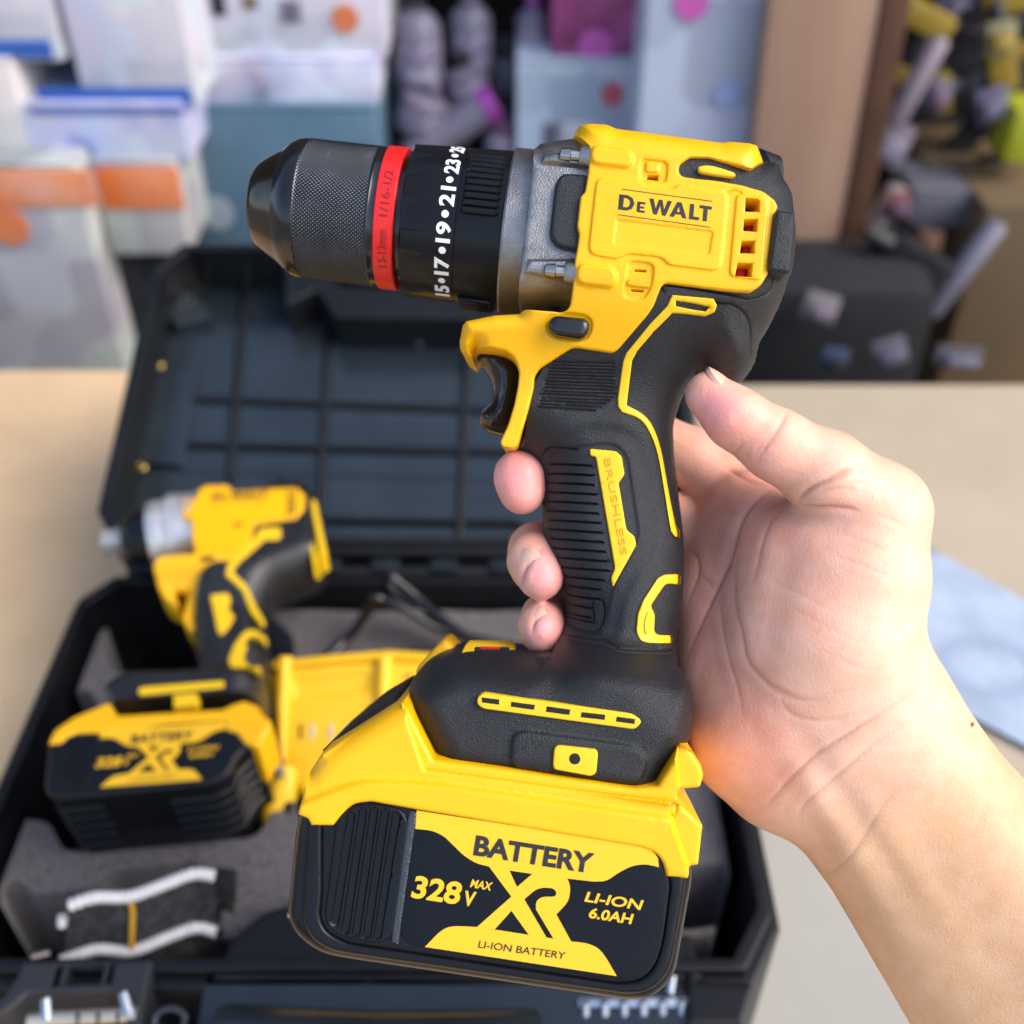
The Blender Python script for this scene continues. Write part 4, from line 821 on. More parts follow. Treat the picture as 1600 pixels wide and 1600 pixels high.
for x, y, sx, sy, an, am in [(1290, 960, 90, 130, 0, -1.2), (1350, 800, 50, 40, .5, -.8), (1250, 820, 30, 22, .6, -.6), (1170, 1150, 60, 80, 0, -1.2), (1210, 960, 20, 120, .2, .6), (1310, 1300, 16, 120, -.55, -.9), (1352, 1290, 14, 110, -.6, .7), (1400, 1340, 22, 130, -.6, -.6),
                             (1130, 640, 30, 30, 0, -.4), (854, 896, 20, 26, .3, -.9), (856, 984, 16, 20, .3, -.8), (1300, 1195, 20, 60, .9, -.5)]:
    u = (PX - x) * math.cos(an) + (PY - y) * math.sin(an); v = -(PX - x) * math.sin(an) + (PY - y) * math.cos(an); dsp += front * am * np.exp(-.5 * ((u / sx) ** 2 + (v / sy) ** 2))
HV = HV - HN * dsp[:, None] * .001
hand_o = thing('hand', 'bare right hand and forearm closed round the drill handle, palm showing', 'hand', DF.M)
me = bpy.data.meshes.new('hand_skin'); me.from_pydata(HV.tolist(), [], HFc.tolist()); me.update(); me.polygons.foreach_set('use_smooth', [True] * len(me.polygons))
# skin pigment: pink pads, paler thenar, tanner forearm, shade painted into creases
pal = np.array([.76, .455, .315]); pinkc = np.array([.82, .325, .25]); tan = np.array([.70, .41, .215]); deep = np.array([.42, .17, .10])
colr = np.tile(pal, (len(HV), 1))
def mixc(c, f): 
    global colr
    colr = colr * (1 - f[:, None]) + c * f[:, None]
along = (PX - 1300) * .56 + (PY - 1230) * .83
mixc(tan, sstep(along, -40, 160) * .85)
mixc(tan, (PX < 890) * (PY > 800) * (HV[:, 2] < .004) * .6)
for x, y, s, f in [(1120, 650, 38, .8), (1200, 715, 36, .45), (1165, 1110, 60, .5), (1200, 1190, 50, .4), (1240, 850, 55, .45), (1130, 760, 70, .5), (1100, 900, 60, .5), (818, 750, 52, 1.), (856, 898, 32, 1.), (858, 985, 26, 1.), (1090, 1010, 50, .6), (1330, 780, 40, .25), (1250, 960, 60, .3)]:
    mixc(pinkc, f * np.exp(-.5 * ((PX - x) ** 2 + (PY - y) ** 2) / s ** 2))
for x, y, s in ((815, 750, 48), (858, 900, 28), (858, 986, 22), (1112, 640, 30)): mixc(np.array([.86, .34, .33]), .75 * np.exp(-.5 * ((PX - x) ** 2 + (PY - y) ** 2) / s ** 2))
mixc(deep, tint * .62)  # crease shade put into the skin colour, darker where deeper
dm = np.hypot(PX - 1519, PY - 1132); mixc(np.array([.10, .05, .03]), (dm < 3.2) * front * 1.0)
ca = me.color_attributes.new('pigment_shade', 'FLOAT_COLOR', 'POINT'); ca.data.foreach_set('color', np.column_stack([colr, np.ones(len(HV))]).astype(np.float32).ravel())
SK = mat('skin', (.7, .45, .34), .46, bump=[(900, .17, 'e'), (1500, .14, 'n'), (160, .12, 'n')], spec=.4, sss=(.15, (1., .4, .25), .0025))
n = SK.node_tree.nodes; l = SK.node_tree.links; at = n.new('ShaderNodeVertexColor'); at.layer_name = 'pigment_shade'
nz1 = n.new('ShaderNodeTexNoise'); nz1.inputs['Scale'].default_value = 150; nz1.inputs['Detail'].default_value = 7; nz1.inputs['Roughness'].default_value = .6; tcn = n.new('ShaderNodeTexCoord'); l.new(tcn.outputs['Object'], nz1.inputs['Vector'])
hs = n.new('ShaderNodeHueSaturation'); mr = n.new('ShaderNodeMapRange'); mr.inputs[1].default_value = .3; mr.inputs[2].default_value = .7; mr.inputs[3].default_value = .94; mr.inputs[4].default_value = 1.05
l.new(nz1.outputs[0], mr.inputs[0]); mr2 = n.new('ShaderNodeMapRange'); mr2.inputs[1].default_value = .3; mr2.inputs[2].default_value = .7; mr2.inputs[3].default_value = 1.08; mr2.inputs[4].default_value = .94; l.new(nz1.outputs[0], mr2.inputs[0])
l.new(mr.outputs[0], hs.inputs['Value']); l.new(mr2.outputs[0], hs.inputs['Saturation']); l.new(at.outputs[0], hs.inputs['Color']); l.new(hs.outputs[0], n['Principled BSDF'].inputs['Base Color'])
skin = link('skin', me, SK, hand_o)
NAIL = mat('fingernail', (.78, .46, .34), .38, sss=(.3, (1, .4, .25), .003), spec=.25)
def nail(px, py, n_mm, nrm, along_, L, W):
    c = n2(px, py, n_mm, 1)[0]; N = Vector(nrm).normalized(); T_ = (Vector(along_) - N * Vector(along_).dot(N)).normalized(); B_ = N.cross(T_); V = []; Fc = []; k = 14
    for i in range(k + 1):
        for j in range(k + 1):
            u, v = 2 * i / k - 1, 2 * j / k - 1; uu, vv = u * math.sqrt(1 - v * v / 2), v * math.sqrt(1 - u * u / 2)
            V.append(Vector(c) + T_ * uu * L + B_ * vv * W + N * (.0006 - .0022 * vv * vv - .0012 * uu * uu))
    for i in range(k):
        for j in range(k): p = i * (k + 1) + j; Fc.append((p, p + k + 1, p + k + 2, p + 1))
    nb = len(V); V += [v - N * .0012 for v in V]
    Fc += [tuple(q + nb for q in f)[::-1] for f in Fc]
    rim = [i for i in range(k)] + [i * (k + 1) + k for i in range(k)] + [k * (k + 1) + k - i for i in range(k)] + [(k - i) * (k + 1) for i in range(k)]
    for i in range(len(rim)): p, q = rim[i], rim[(i + 1) % len(rim)]; Fc.append((p, q, q + nb, p + nb))
    MB().add(V, Fc).build('fingernail', NAIL, hand_o)
nail(1137, 596.5, 15.5, (.6, .78, .2), (-.8, .55, 0), .0062, .0052)
nail(820, 884, 7.25, (-.45, -.2, .87), (.45, .85, .2), .0050, .0042)
nail(836, 968, 6.25, (-.42, .1, .9), (.5, .8, .2), .0037, .0032)
# ================================================================== the open tool case on the table
CBLK = mat('case_plastic', (.0055, .0062, .0075), .40, bump=[(900, .2, 'n'), (1700, .1, 'v')], spec=.36, var=.25, vscale=25)
CMID = mat('case_smooth_plastic', (.013, .019, .024), .23, bump=[(500, .12, 'n')], spec=.75, var=.35, vscale=18)
FOAM = mat('grey_foam_insert', (.105, .094, .096), .95, var=.75, vscale=480, bump=[(900, .8, 'n')], spec=.1, sheen=.3)
ZR = .116
case = thing('tool_case', 'open black plastic tool case with ribbed lid lying on the cardboard', 'case', Matrix.Translation((0, 0, 0)))
def chamfer(x0, y0, x1, y1, c=.022): return [(x0 + c * .8, y0), (x1 - c * .8, y0), (x1, y0 + c * 1.3), (x1, y1 - c), (x1 - c * .8, y1), (x0 + c * .8, y1), (x0, y1 - c), (x0, y0 + c * 1.3)]
ob = chamfer(-.262, .232, .122, .491); ib = chamfer(-.252, .243, .112, .481, .019); mid_ = chamfer(-.2575, .2375, .1175, .4865, .020)
base = relief('base_shell', CBLK, case, ob, ZR - .006, .0, holes=[ib], b=.002, step=.02, bstep=.004)
relief('base_rim', CBLK, base, mid_, ZR, ZR - .008, holes=[ib], b=.0012, step=.02, bstep=.004)
relief('base_floor', CBLK, base, ib, .012, .004, b=.0005, step=.03, bstep=.006)
ZF = .1
def Z(c, pts, z=ZF): return [on_z(x, y, z)[:2] for x, y in c(pts)]
fo = chamfer(-.246, .262, .106, .474, .018)
cav = [rnd(Z(c10, [(555, 480), (560, 330), (600, 215), (700, 135), (1000, 125), (1200, 110), (1400, 150), (1600, 330), (1590, 500), (1480, 640), (1100, 800), (700, 700), (690, 560), (640, 500)]), .008),
       rnd(Z(c10, [(60, 1120), (150, 860), (260, 610), (500, 622), (520, 700), (1150, 820), (1480, 830), (1490, 1250), (1400, 1420), (340, 1500), (270, 1330), (100, 1320)]), .008),
       rnd(Z(c12, [(0, 250), (60, 215), (150, 225), (200, 300), (570, 250), (640, 160), (1160, 95), (1330, 200), (1290, 700), (960, 715), (330, 700), (0, 700)]), .006),
       rnd([on_z(x, y, ZF)[:2] for x, y in [(640, 1010), (1010, 1010), (1030, 1230), (640, 1230), (470, 1290), (430, 1130), (450, 1040)]], .006),
       rnd([on_z(x, y, ZF)[:2] for x, y in [(600, 965), (1000, 950), (1000, 990), (620, 1004)]], .003),
       rnd([on_z(x, y, ZF)[:2] for x, y in [(900, 1352), (1090, 1352), (1138, 1350), (1148, 1375), (1148, 1440), (1076, 1452), (880, 1440)]], .005)]
fm = relief('foam_insert', FOAM, None, fo, ZF, .02, holes=cav[:4] + cav[5:], b=.0025, step=.008, bstep=.003, fn=lambda P, z: z + .0008 * np.sin(P[:, 0] * 90) * np.sin(P[:, 1] * 110))
tag(fm, 'charcoal grey foam insert with cut-out wells inside the open case', 'foam insert')
relief('well_floor', mat('shaded_foam', (.012, .012, .014), .95, bump=[(700, .8, 'n')], spec=.1), fm, fo, .034, .02, b=.0005, step=.03, bstep=.006)  # shade down in the wells put into a darker foam colour
# front catches, handle and walls
relief('front_flange', CBLK, case, [on_z(x, y, .075)[:2] for x, y in [(-120, 1500), (1080, 1560), (1130, 1660), (1160, 1760), (-160, 1760)]], .075, .0, b=.003, step=.03, bstep=.01)
fw = relief('front_arch', CBLK, case, [on_z(x, y, .112)[:2] for x, y in [(330, 1530), (345, 1500), (375, 1455), (410, 1425), (450, 1412), (700, 1412), (1080, 1460), (1100, 1530)]], .112, .05, b=.002)
relief('front_ledge', CMID, case, [on_z(x, y, .110)[:2] for x, y in [(318, 1516), (1100, 1540), (1110, 1640), (300, 1640)]], .110, .06, b=.002)
hm = MB(); p0_, p1_ = on_z(345, 1580, .118), on_z(845, 1588, .118); hm.tube([p0_ + (p1_ - p0_) * q + Vector((0, -.010 - .004 * math.sin(q * math.pi), 0)) for q in (0, .04, .25, .5, .75, .96, 1)], [.011, .0125, .0135, .0138, .0135, .0125, .011], 20); hm.build('carry_handle', CMID, case)
CHROME = mat('zinc_catch', (.46, .50, .56), .34, metal=1., var=.15, vscale=90); CREAM = mat('cream_plated_pin', (.62, .55, .44), .3, metal=.75)
lt = relief('catch_bracket', mat('bracket_plastic', (.022, .024, .028), .5, bump=[(900, .2, 'n')]), case, Z(c12, [(130, 695), (905, 684), (880, 800), (825, 1100), (740, 1100), (770, 868), (168, 880), (70, 965), (10, 1000), (-60, 1010), (-60, 940), (20, 900), (100, 780)], .119), .119, .08, b=.0015,
            holes=[Z(c12, [(405, 715), (625, 705), (600, 828), (372, 838)], .119), Z(c12, [(648, 702), (690, 700), (660, 828), (622, 830)], .119), Z(c12, [(330, 720), (380, 716), (345, 842), (300, 845)], .119)])
pm = MB(); pts_ = [on_z(*c12([(x, y)])[0], .118) for x, y in ((170, 1050), (280, 1036), (400, 1030), (560, 1022), (700, 1014), (815, 1006))]; pm.tube(spline(pts_, 6), .0030, 14); pin = pm.build('catch_pin', CREAM, lt)
for xs in ((275, 915, 282, 1045), (735, 880, 770, 1010)):
    MB().tube([on_z(*c12([(xs[0], xs[1])])[0], .123), on_z(*c12([(xs[2], xs[3])])[0], .119)], [.0022, .0026], 10).build('pin_arm', CHROME, lt)
for x in (460, 582, 700): MB().tube([on_z(*c12([(x, 1000)])[0], .1215), on_z(*c12([(x + 3, 1090)])[0], .1215)], .0007, 8).build('pin_groove', CMID, pin)
tb = MB(); c_ = on_z(*c12([(1010, 1045)])[0], .112)
tb.tube([c_ + Vector((math.cos(q * .3142), .62 * math.sin(q * .3142), .35 * math.sin(q * .3142))) * .0066 for q in range(21)], .0014, 10, caps=False); tb.build('tie_ring', mat('slate_ring', (.03, .035, .045), .35), case)
cp = MB(); q0, q1 = on_z(903, 1543, .112), on_z(1072, 1540, .112)
cp.box((0, 0, 0), ((q1 - q0).length, .0018, .05), f=lambda p: q0 + Vector((p.x, -p.y - .004 - (.05 - p.z) * .9, p.z - .05)), bev=.0006); cl = cp.build('catch_plate', CHROME, case)
for i in range(6): MB().tube([q0 + (q1 - q0) * (.06 + .176 * i) + Vector((0, -.007, .0010)), q0 + (q1 - q0) * (.06 + .176 * i) + Vector((0, -.007 - .045, -.05))], .0019, 10).build('plate_ridge', CHROME, cl)
MB().tube([on_z(1051, 1524, .117), on_z(1047, 1552, .113)], .0018, 12).build('catch_arm', CHROME, cl)
relief('corner_pocket', CBLK, case, [on_z(x, y, .114)[:2] for x, y in [(1072, 1490), (1090, 1500), (1092, 1532), (1180, 1536), (1160, 1600), (1075, 1600)]], .114, .05, b=.002)
# lid
TH = R(19); LF = Frame(Matrix.Translation((0, .4955, .119)) @ Matrix.Rotation(TH, 4, 'X'))
lidf = lambda P: LF.M @ P
lo_ = chamfer(-.262, .006, .122, .268, .024); li_ = chamfer(-.254, .014, .114, .259, .021)
lid = relief('lid', CBLK, case, lo_, 0., -.052, holes=[li_], b=.0025, step=.02, bstep=.004, xf=lidf)
HL = -.040
relief('lid_floor', CMID, lid, chamfer(-.2555, .012, .1155, .261, .021), HL, HL - .008, b=.0005, step=.02, bstep=.006, xf=lidf)
relief('lid_lip', CBLK, lid, chamfer(-.2575, .011, .1175, .2625, .022), .004, -.003, holes=[chamfer(-.2525, .016, .1125, .2575, .020)], b=.0012, step=.02, bstep=.005, xf=lidf)
def lp(pts, h=HL): return LF.LS(c11(pts), h)
for q in ([(375, 590), (1700, 640)], [(350, 750), (1700, 780)], [(820, 1010), (1470, 1020), (1520, 1045)], [(545, 110), (490, 870)], [(835, 235), (800, 1010)], [(1310, 440), (1285, 1130)]):
    r_ = MB(); pl = resample(lp(q), .02, False)
    r_.tube([lidf(Vector((p[0], p[1], HL + .0016))) for p in pl], .0028, 8); r_.build('lid_rib', CBLK, lid)  # blacker than the lid floor, so the colour carries the ribs' shadow lines
for q in ([(390, 500), (1700, 520)], [(330, 840), (1700, 872)], [(390, 540), (1700, 566)]):
    r_ = MB(); pl = resample(lp(q), .02, False); r_.tube([lidf(Vector((p[0], p[1], HL + .0002))) for p in pl], .0011, 8); r_.build('lid_rib', CMID, lid)
relief('lid_panel', CMID, lid, rnd(lp([(222, 492), (378, 492), (330, 828), (165, 822)]), .002), HL + .006, HL - .002, b=.001, xf=lidf)
relief('lid_catch_wall', CBLK, lid, rnd(lp([(690, 150), (850, 150), (870, 235), (1330, 260), (1330, 350), (860, 345), (800, 250), (690, 300)], -.02), .002), -.006, HL - .002, b=.0015, xf=lidf)
relief('lid_catch_wall', CBLK, lid, rnd(lp([(860, 368), (1330, 380), (1330, 410), (858, 400)], HL), .002), HL + .005, HL - .002, b=.001, xf=lidf)
for q in ((1008, 378), (1142, 387)):
    p = lp([q], HL + .006)[0]; MB().tube([lidf(Vector((*p, HL + .004))), lidf(Vector((*p, HL + .0075)))], [.0024, .0018], 12).build('lid_screw', SCRW, lid)
BRASS = mat('brass_insert', (.50, .36, .10), .3, metal=1.)
for q in ((242, 471), (182, 825)):
    p = lp([q], HL + .006)[0]; MB().tube([lidf(Vector((p[0] + .0026 * math.cos(k * .524), p[1] + .0026 * math.sin(k * .524), HL + .0075))) for k in range(13)], .0009, 8).build('brass_insert', BRASS, lid)
for q in ([(400, 90), (400, 250)], [(545, 95), (540, 260)], [(700, 100), (690, 300)]):
    r_ = MB(); a_, b_ = lp(q[:1], -.004)[0], lp(q[1:], HL)[0]; r_.tube([lidf(Vector((*a_, -.010))), lidf(Vector((*b_, HL)))], .0018, 8); r_.build('wall_gusset', CBLK, lid)
relief('corner_gusset', CMID, lid, lp([(262, 290), (330, 205), (400, 250), (420, 300), (300, 330)], -.03), -.030, HL - .002, b=.001, xf=lidf)
hg = MB(); hg.tube([(-.235, .4935, .112), (.098, .4935, .112)], .0052, 14); hg.build('hinge_pin', CBLK, case)
for k in range(9): MB().box((-.23 + k * .036, .4890, .1085), (-.213 + k * .036, .4990, .1200), bev=.001).build('hinge_knuckle', CMID, case)

# ================================================================== impact driver lying in the foam
P_ = at_depth(235, 1168, .515); tn = R(8)
nD = Vector((0.02, -math.sin(tn), math.cos(tn))).normalized(); uD = Vector((1, .05, 0)); uD = (uD - nD * uD.dot(nD)).normalized(); vD = nD.cross(uD)
HB2 = .033; oD = P_ - nD * HB2
MI = Matrix(((uD.x, vD.x, nD.x, oD.x), (uD.y, vD.y, nD.y, oD.y), (uD.z, vD.z, nD.z, oD.z), (0, 0, 0, 1)))
IF = Frame(MI)
imp = thing('impact_driver', 'yellow and black impact driver with silver nose lying in the foam', 'impact driver', IF.M)
v1 = IF.L(380, 1062, .02)[1]; v2 = IF.L(380, 1035, .02)[1]; v3 = IF.L(390, 940, .02)[1]; v4 = IF.L(390, 880, .02)[1]
def HI(q): v = q[:, 1]; return .0155 + (.0225 - .0155) * sstep(v, v3, v4) + (.029 - .0155) * sstep(-v, -v2, -v1)
def PI_(pts, dh=0.):
    out = []
    for x, y in pts:
        h = .022
        for _ in range(5): h = float(HI(np.array([IF.L(x, y, h)]))[0])
        out.append(IF.L(x, y, h + dh))
    return out
Q0 = lambda pts, h=0.: IF.LS(pts, h)
rr_ = c7([(1110, 92), (1165, 92), (1200, 140), (1232, 260), (1236, 355), (1205, 400), (1110, 440), (1030, 480), (1003, 560), (1010, 640), (1016, 720), (1005, 800), (1003, 870), (985, 935)])
rl_ = c7([(830, 945), (450, 966), (414, 898), (478, 848), (740, 818), (762, 800), (742, 730), (724, 610), (735, 520), (770, 440), (880, 395), (960, 280), (980, 150)])
rubp = resample(spline(Q0(rr_, .010), 3) + Q0(rl_, .014), .0018)
ig = relief('grip', RUBG, imp, rubp, HI, 0, mirror=True, rounds=[(spline(Q0(rr_, .010), 3), False, .013, .019), (Q0(rl_[1:7], .018), False, .003, .004), (Q0(rl_[6:10], .004), False, .011, .0145)], step=.0035, bstep=.002, fn=lambda P, z: np.maximum(z, .0008),
            grooves=[(PI_(c7([(752 - 8 * i / 13. * 0, 525 + i * 21), (815 + i, 522 + i * 21)])), .0006, .0007) for i in range(14)])
yh = c7([(745, 140), (748, 96), (770, 80), (865, 78), (890, 100), (1105, 87), (1140, 92), (1152, 110), (1150, 180), (1120, 216), (962, 240), (950, 300), (920, 350), (870, 386), (800, 398), (762, 432), (738, 480), (726, 560), (726, 604), (706, 610), (676, 560), (692, 500), (712, 440), (642, 434), (642, 470), (662, 500), (655, 511), (612, 482), (582, 432), (574, 388), (604, 358), (738, 350), (726, 290), (722, 212), (690, 210), (690, 150)])
ihp = PI_(yh, .001)
ih = relief('motor_housing', YEL, imp, rnd(ihp, .001, 2), lambda q: HI(q) + .0012, 0, mirror=True, rounds=[(ihp, True, .0012, .0014), (PI_(yh[1:8]), False, .006, .009)], step=.003, bstep=.002, fn=lambda P, z: np.maximum(z * (1 - .5 * sstep(v4 + .002 - P[:, 1], 0, .010)), .0008), holes=[PI_(c7([(700, 150), (728, 148), (722, 190), (698, 192)]), .001)])
for q in ([(884, 238), (918, 236), (916, 248), (884, 250)], [(757, 366), (808, 358), (812, 366), (800, 374), (760, 378)], [(1090, 110), (1100, 110), (1098, 205), (1086, 206)], [(1112, 110), (1120, 110), (1118, 200), (1106, 202)]):
    relief('vent_slot', SLOT, ih, PI_(c7(q), .0012), lambda q_: HI(q_) + .00128, lambda q_: HI(q_), b=.0001)
logo(IF, ih, (c7([(800, 150)])[0], c7([(1012, 140)])[0], c7([(806, 122)])[0]), float(HI(np.array([IF.L(375, 775, .022)]))[0]) + .0014, INK)
def il(name, pts, dh=.0009): return relief(name, YELS, ig, rnd(PI_(c7(pts), dh), .0006), lambda q: HI(q) + dh, lambda q: HI(q) - .004, b=.0005, step=.004)
il('accent_strip', [(985, 254), (1060, 250), (1066, 280), (1050, 296), (1000, 297), (972, 322), (884, 402), (884, 424), (932, 468), (978, 568), (1000, 604), (985, 612), (950, 572), (920, 492), (880, 452), (854, 432), (860, 394), (955, 300)])
il('lower_accent', [(1008, 670), (970, 640), (930, 640), (890, 690), (864, 750), (870, 776), (992, 806), (986, 786), (932, 764), (920, 740), (934, 700), (925, 682), (940, 662), (975, 664), (1004, 688)])
il('grip_badge', [(795, 506), (862, 499), (872, 520), (864, 560), (886, 586), (870, 622), (836, 660), (824, 648)])
il('foot_vent', [(524, 862), (538, 855), (846, 831), (849, 845), (842, 857), (530, 887), (522, 876)], .001)
il('foot_button', [(656, 884), (744, 878), (752, 895), (742, 925), (656, 934)], .002)
for q in ([(1176, 150), (1196, 155), (1238, 350), (1214, 362)], [(1170, 284), (1184, 300), (1206, 378), (1186, 386)]): relief('rear_accent', YELS, ig, Q0(c7(q), .0190), lambda q_: np.full(len(q_), .0200), .004, b=.0004)
relief('trigger', GLOSS, imp, Q0(c7([(640, 436), (712, 440), (705, 480), (690, 520), (668, 505), (645, 470)]), .006), .008, 0, mirror=True, b=.003)
# nose
iA, iB = Vector((*IF.L(*c7([(388, 314)])[0], 0.0), 0)), Vector((*IF.L(*c7([(735, 262)])[0], 0.0), 0)); ia = (iB - iA).normalized(); iw = nz.cross(ia)
SIL = mat('silver_casting', (.66, .64, .61), .34, metal=.65, var=.12, vscale=120)
ln_ = (iB - iA).length
MB().lathe([(.012, .010), (.014, .0135), (.020, .0165), (.026, .018), (.028, .0195)], iA, ia, nz, iw, 48).build('nose_ring', BLK, imp)
sn = MB().lathe([(.027, .0185), (.0285, .0200), (.034, .0208), (.0345, .0200), (.0365, .0200), (.037, .0210), (ln_ * .8, .0222), (ln_ + .006, .0222)], iA, ia, nz, iw, 64).build('nose_housing', SIL, imp)
for k in range(10):
    th = R(-60 + k * 36); MB().tube([iA + ia * t + (nz * math.cos(th) + iw * math.sin(th)) * .0215 for t in (.040, ln_ * .9)], .0012, 8).build('nose_fin', SIL, sn)
an = MB(); an.box((0, -.0056, -.0056), (.0145, .0056, .0056), f=lambda p: iA + ia * p.x + iw * p.y + nz * p.z, bev=.001); an.build('drive_square', SIL, imp)
# pack
ibo = Q0(rnd(c10([(268, 890), (240, 1140), (262, 1190), (318, 1212), (1140, 1130), (1235, 1085), (1280, 990), (1345, 925), (1400, 930), (1400, 800), (1000, 740), (500, 780)]), 14), HB2)
ib2 = relief('battery_pack', BLK, imp, ibo, HB2, -.030, b=.002, rb=.002, step=.004, bstep=.002)
rp2 = Q0(rnd(c10([(335, 890), (400, 862), (540, 860), (475, 1138), (330, 1130), (300, 1090)]), 12), HB2)
relief('ribbed_panel', BLK, ib2, rp2, HB2 + .0006, HB2 - .001, b=.0004, grooves=[(Q0(c10([(390 + 30 * k, 875), (340 + 28 * k, 1125)]), HB2), .0009, .001) for k in range(5)])
hA = [(527, 1175), (1232, 1282), (492, 741)]; hB = [(545, 1148), (1097, 1106), (543, 884)]
Mx = np.linalg.solve(np.array([[x, y, 1] for x, y in hA], float), np.array(hB, float))
def tr2(pts): return c10([tuple(np.array([x, y, 1.]) @ Mx) for x, y in pts])
pack_label(IF, tr2, HB2 + .0002, ib2)
icap = c10([(262, 918), (298, 842), (400, 772), (595, 690), (640, 762), (1212, 728), (1268, 700), (1330, 682), (1400, 708), (1432, 762), (1476, 792), (1470, 840), (1436, 872), (1412, 942), (1332, 916), (1282, 852), (1236, 846), (1226, 806), (1190, 790), (900, 806), (560, 856), (420, 858), (372, 880), (345, 912)])
relief('pack_cap', YEL, ib2, rnd(Q0(icap, HB2), .0015), HB2 + .0014, .0, b=.0018, step=.003, bstep=.002)
for k in range(5):                       # cooling ribs round the right end of the pack
    MB().tube([Vector((*p, HB2 - .012 - k * .009)) for p in offs(Q0(c10([(900, 1158), (1140, 1132), (1235, 1087), (1282, 990), (1347, 927)]), HB2), -.0004)], .0016, 8).build('pack_rib', BLK, ib2)
    MB().tube([Vector((*p, HB2 - .010 - k * .009)) for p in offs(Q0(c10([(300, 1213), (420, 1203), (540, 1191)]), HB2), -.0004)], .0016, 8).build('pack_rib', BLK, ib2)
for q in ((1305, 1160),): p = Q0(c10([q]), HB2 - .02)[0]; MB().tube([Vector((*p, HB2 - .024)), Vector((*p, HB2 - .0205))], .0025, 12).build('pack_screw', SCRW, ib2)

# ================================================================== charger, cable, strap
nC = Vector((0, -.55, .83)).normalized(); uC = Vector((1, .0, 0)); vC = nC.cross(uC); oC = on_z(560, 1150, .105)
CF = Frame(Matrix(((uC.x, vC.x, nC.x, oC.x), (uC.y, vC.y, nC.y, oC.y), (uC.z, vC.z, nC.z, oC.z), (0, 0, 0, 1))))
chg = thing('battery_charger', 'yellow battery charger with slots in its face, standing behind the drill battery', 'charger', CF.M)
def CP(pts, h=0.): return CF.LS(pts, h)
cb = CP([(418, 1052), (440, 1038), (590, 1026), (700, 1028), (790, 1040), (860, 1120), (800, 1250), (560, 1275), (480, 1262), (448, 1210), (430, 1150), (424, 1100)])
YCH = mat('charger_yellow', (.80, .46, .006), .42, var=.05, vscale=40)
ch = relief('charger_body', YCH, chg, rnd(cb, .006), .0, -.045, b=.004, step=.006, bstep=.003, pads=[(rnd(CP([(455, 1062), (580, 1052), (572, 1082), (462, 1090)]), .001), -.001, .001)])
for x in (446, 602): MB().tube([Vector((*CP([(x, 1028)])[0], .002)), Vector((*CP([(x - 4, 1100)])[0], .001)), Vector((*CP([(x - 6, 1240)])[0], -.001))], [.0042, .0036, .002], 14).build('charger_rib', YCH, chg)
MB().tube([Vector((*p, .0015)) for p in CP([(430, 1040), (520, 1031), (610, 1024), (700, 1030)])], .0025, 12).build('charger_rim', YCH, chg)
for i, x in enumerate((467, 484, 513, 541)): relief('charger_slot', SLOT if i == 0 else mat('slot_white', (.5, .46, .34), .5), ch, CP([(x, 1132), (x + (5 if i == 0 else 8), 1131), (x + (5 if i == 0 else 7), 1154), (x, 1155)], .0002), .0004, -.002, b=.0001)
relief('charger_mark', INK, ch, CP([(630, 1056), (644, 1053), (645, 1057), (631, 1060)], .0002), .0003, -.002, b=.0001)
tag(MB().tube(spline([on_z(*q, z) for q, z in (((428, 1160), .108), ((436, 1200), .108), ((444, 1245), .100), ((462, 1290), .095))], 6), .0032, 12).build('charger_cord', CBLK), 'black cord stub hanging between the charger and the impact driver', 'cord')
tag(MB().tube([on_z(430, 1184, .114), on_z(438, 1216, .112)], [.0026, .0030], 14).build('metal_ferrule', CHROME), 'small bright metal ferrule on the cord beside the charger', 'ferrule')
tp = thing('yellow_plug', 'small yellow plug tip under the metal ferrule', 'plug', Matrix.Translation(on_z(438, 1244, .10)))
MB().lathe([(-.016, .001), (-.014, .006), (0, .0085), (.012, .006), (.016, .001)], Vector((0, 0, 0)), Vector((.2, .75, .6)).normalized(), nz, Vector((1, 0, 0)), 20).build('plug_body', YCH, tp); MB().box((-.002, -.002, -.02), (.002, .002, -.012)).build('plug_pin', CMID, tp)
cabs = [[(505, 1035, .104), (540, 1000, .106), (566, 968, .118), (576, 940, .134), (590, 934, .138), (620, 948, .130), (680, 965, .122), (740, 1000, .116), (830, 1030, .110), (930, 1050, .105)],
        [(930, 1040, .106), (800, 1015, .118), (745, 1006, .120), (700, 975, .124), (660, 940, .130), (626, 912, .138), (609, 899, .142), (604, 905, .134), (620, 930, .126), (670, 960, .118), (735, 1004, .112)],
        [(576, 958, .118), (584, 944, .132), (612, 940, .136), (690, 985, .122), (770, 1004, .116), (860, 1020, .108)]]
for q, lb in zip(cabs, ('glossy black cable bending down into the foam behind the charger', 'glossy black cable loop standing highest behind the charger', 'short glossy black cable crossing the two cable loops')):
    tag(MB().tube(spline([on_z(x, y, z) for x, y, z in q], 8), .0027, 12).build('cable', GLOSS), lb, 'cable', 'cables behind the charger')
WEB = bpy.data.materials.new('woven_webbing'); WEB.use_nodes = True
n_ = WEB.node_tree.nodes; l_ = WEB.node_tree.links; b_ = n_['Principled BSDF']; b_.inputs['Roughness'].default_value = .7
uvn = n_.new('ShaderNodeUVMap'); ck = n_.new('ShaderNodeTexBrick'); ck.inputs['Scale'].default_value = 1; ck.inputs['Color1'].default_value = (.014, .013, .013, 1); ck.inputs['Color2'].default_value = (.075, .068, .066, 1); ck.inputs['Mortar'].default_value = (.004, .004, .004, 1)
ck.inputs['Brick Width'].default_value = .0030; ck.inputs['Row Height'].default_value = .0026; ck.inputs['Mortar Size'].default_value = .0005
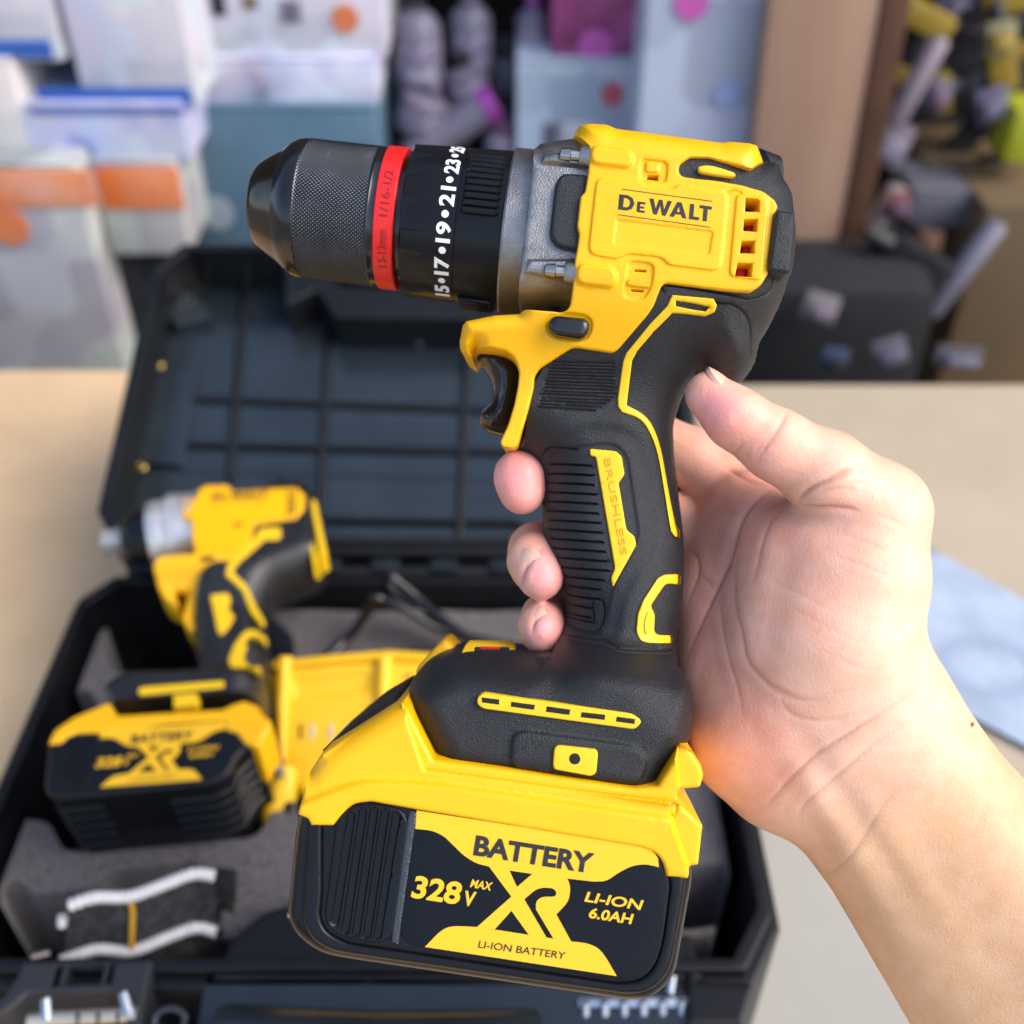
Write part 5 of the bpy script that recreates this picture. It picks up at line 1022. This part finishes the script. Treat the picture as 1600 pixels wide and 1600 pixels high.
l_.new(uvn.outputs[0], ck.inputs['Vector']); l_.new(ck.outputs['Color'], b_.inputs['Base Color']); bp_ = n_.new('ShaderNodeBump'); bp_.inputs['Distance'].default_value = .0006; l_.new(ck.outputs['Fac'], bp_.inputs['Height']); bp_.invert = True; l_.new(bp_.outputs[0], b_.inputs['Normal'])
strap = thing('webbing_strap', 'folded black webbing strap with braided white edges, tied with yellow thread', 'strap', Matrix.Translation((0, 0, 0)))
top = spline([on_z(x, y, z) for x, y, z in ((112, 1412, .128), (150, 1400, .130), (205, 1398, .128), (262, 1378, .131), (305, 1363, .132), (336, 1366, .131))], 10)
bot = spline([on_z(x, y, z) for x, y, z in ((100, 1492, .104), (155, 1474, .105), (210, 1476, .104), (262, 1456, .105), (308, 1440, .105), (340, 1446, .104))], 10)
def ribbon(tp_, bt_, th, name, m, par, rows=12):
    T_ = [Vector(p) for p in tp_]; B_ = [Vector(p) for p in bt_]; V = []; Fc = []; UV = {}; s = 0; k = rows + 1; N = len(T_)
    for side in (0, 1):
        s = 0
        for i in range(N):
            if i: s += (T_[i] - T_[i - 1]).length
            t_ = (T_[min(i + 1, N - 1)] - T_[max(i - 1, 0)]).normalized(); nn = t_.cross(B_[i] - T_[i]).normalized()
            if nn.y > 0: nn = -nn
            for j in range(k):
                UV[len(V)] = (s, (T_[i] - B_[i]).length * j / rows); V.append(T_[i].lerp(B_[i], j / rows) + nn * (th * (.5 - side)))
    M_ = N * k
    for i in range(N - 1):
        for j in range(rows): p = i * k + j; Fc += [(p, p + 1, p + k + 1, p + k), (p + M_, p + k + M_, p + k + 1 + M_, p + 1 + M_)]
        Fc += [(i * k, (i + 1) * k, (i + 1) * k + M_, i * k + M_), (i * k + rows, i * k + rows + M_, (i + 1) * k + rows + M_, (i + 1) * k + rows)]
    me = mesh_from(V, Fc); uv = me.uv_layers.new(name='UVMap')
    for lp_ in me.loops: uv.data[lp_.index].uv = UV[lp_.vertex_index]
    return link(name, me, m, par)
ribbon(top, bot, .004, 'webbing', WEB, strap)
back = lambda P, d: [tuple(Vector(p) + Vector(d)) for p in P]
ribbon(back(top, (.006, .008, -.012)), back(bot, (.004, .008, -.014)), .004, 'webbing_fold', WEB, strap)
ribbon(back(bot, (.002, -.002, -.001)), back(bot, (.004, -.008, -.016)), .003, 'webbing_fold', WEB, strap)
BRD = mat('white_braid', (.66, .63, .60), .85, bump=[(900, .5, 'n')])
def braid(pts, r, name):
    P = resample(pts, .0011, False); o = MB(); o.tube(P, [r * (.86 + .14 * math.sin(i * 1.9)) for i in range(len(P))], 10); return o.build(name, BRD, strap)
braid(back(top, (0, -.0015, .0012)), .0030, 'braided_edge'); braid(back(bot, (0, -.0038, .0012)), .0030, 'braided_edge'); braid(back(bot, (.000, -.004, -.006))[:26], .0014, 'braided_edge')
MB().tube([Vector(top[20]) + Vector((0, -.002, .001)), Vector(top[20]) + Vector((.0005, -.0042, -.006)), Vector(bot[20]) + Vector((.0003, -.0036, .004)), Vector(bot[20]) + Vector((0, -.003, -.005))], .0012, 10).build('tie_thread', mat('amber_thread', (.55, .28, .01), .6), strap)
tag(MB().tube([on_z(98, 1432, .122), on_z(97, 1446, .118)], [.0022, .0022], 12).build('cord_tip', BRD), 'short white cord tip left of the strap', 'cord tip')
tag(MB().tube([on_z(50, 1495, .122), on_z(78, 1488, .122)], [.0013, .0015], 10).build('wire_pin', mat('copper_wire', (.6, .42, .32), .3, metal=1.)), 'short coppery wire pin on the catch bracket', 'pin')
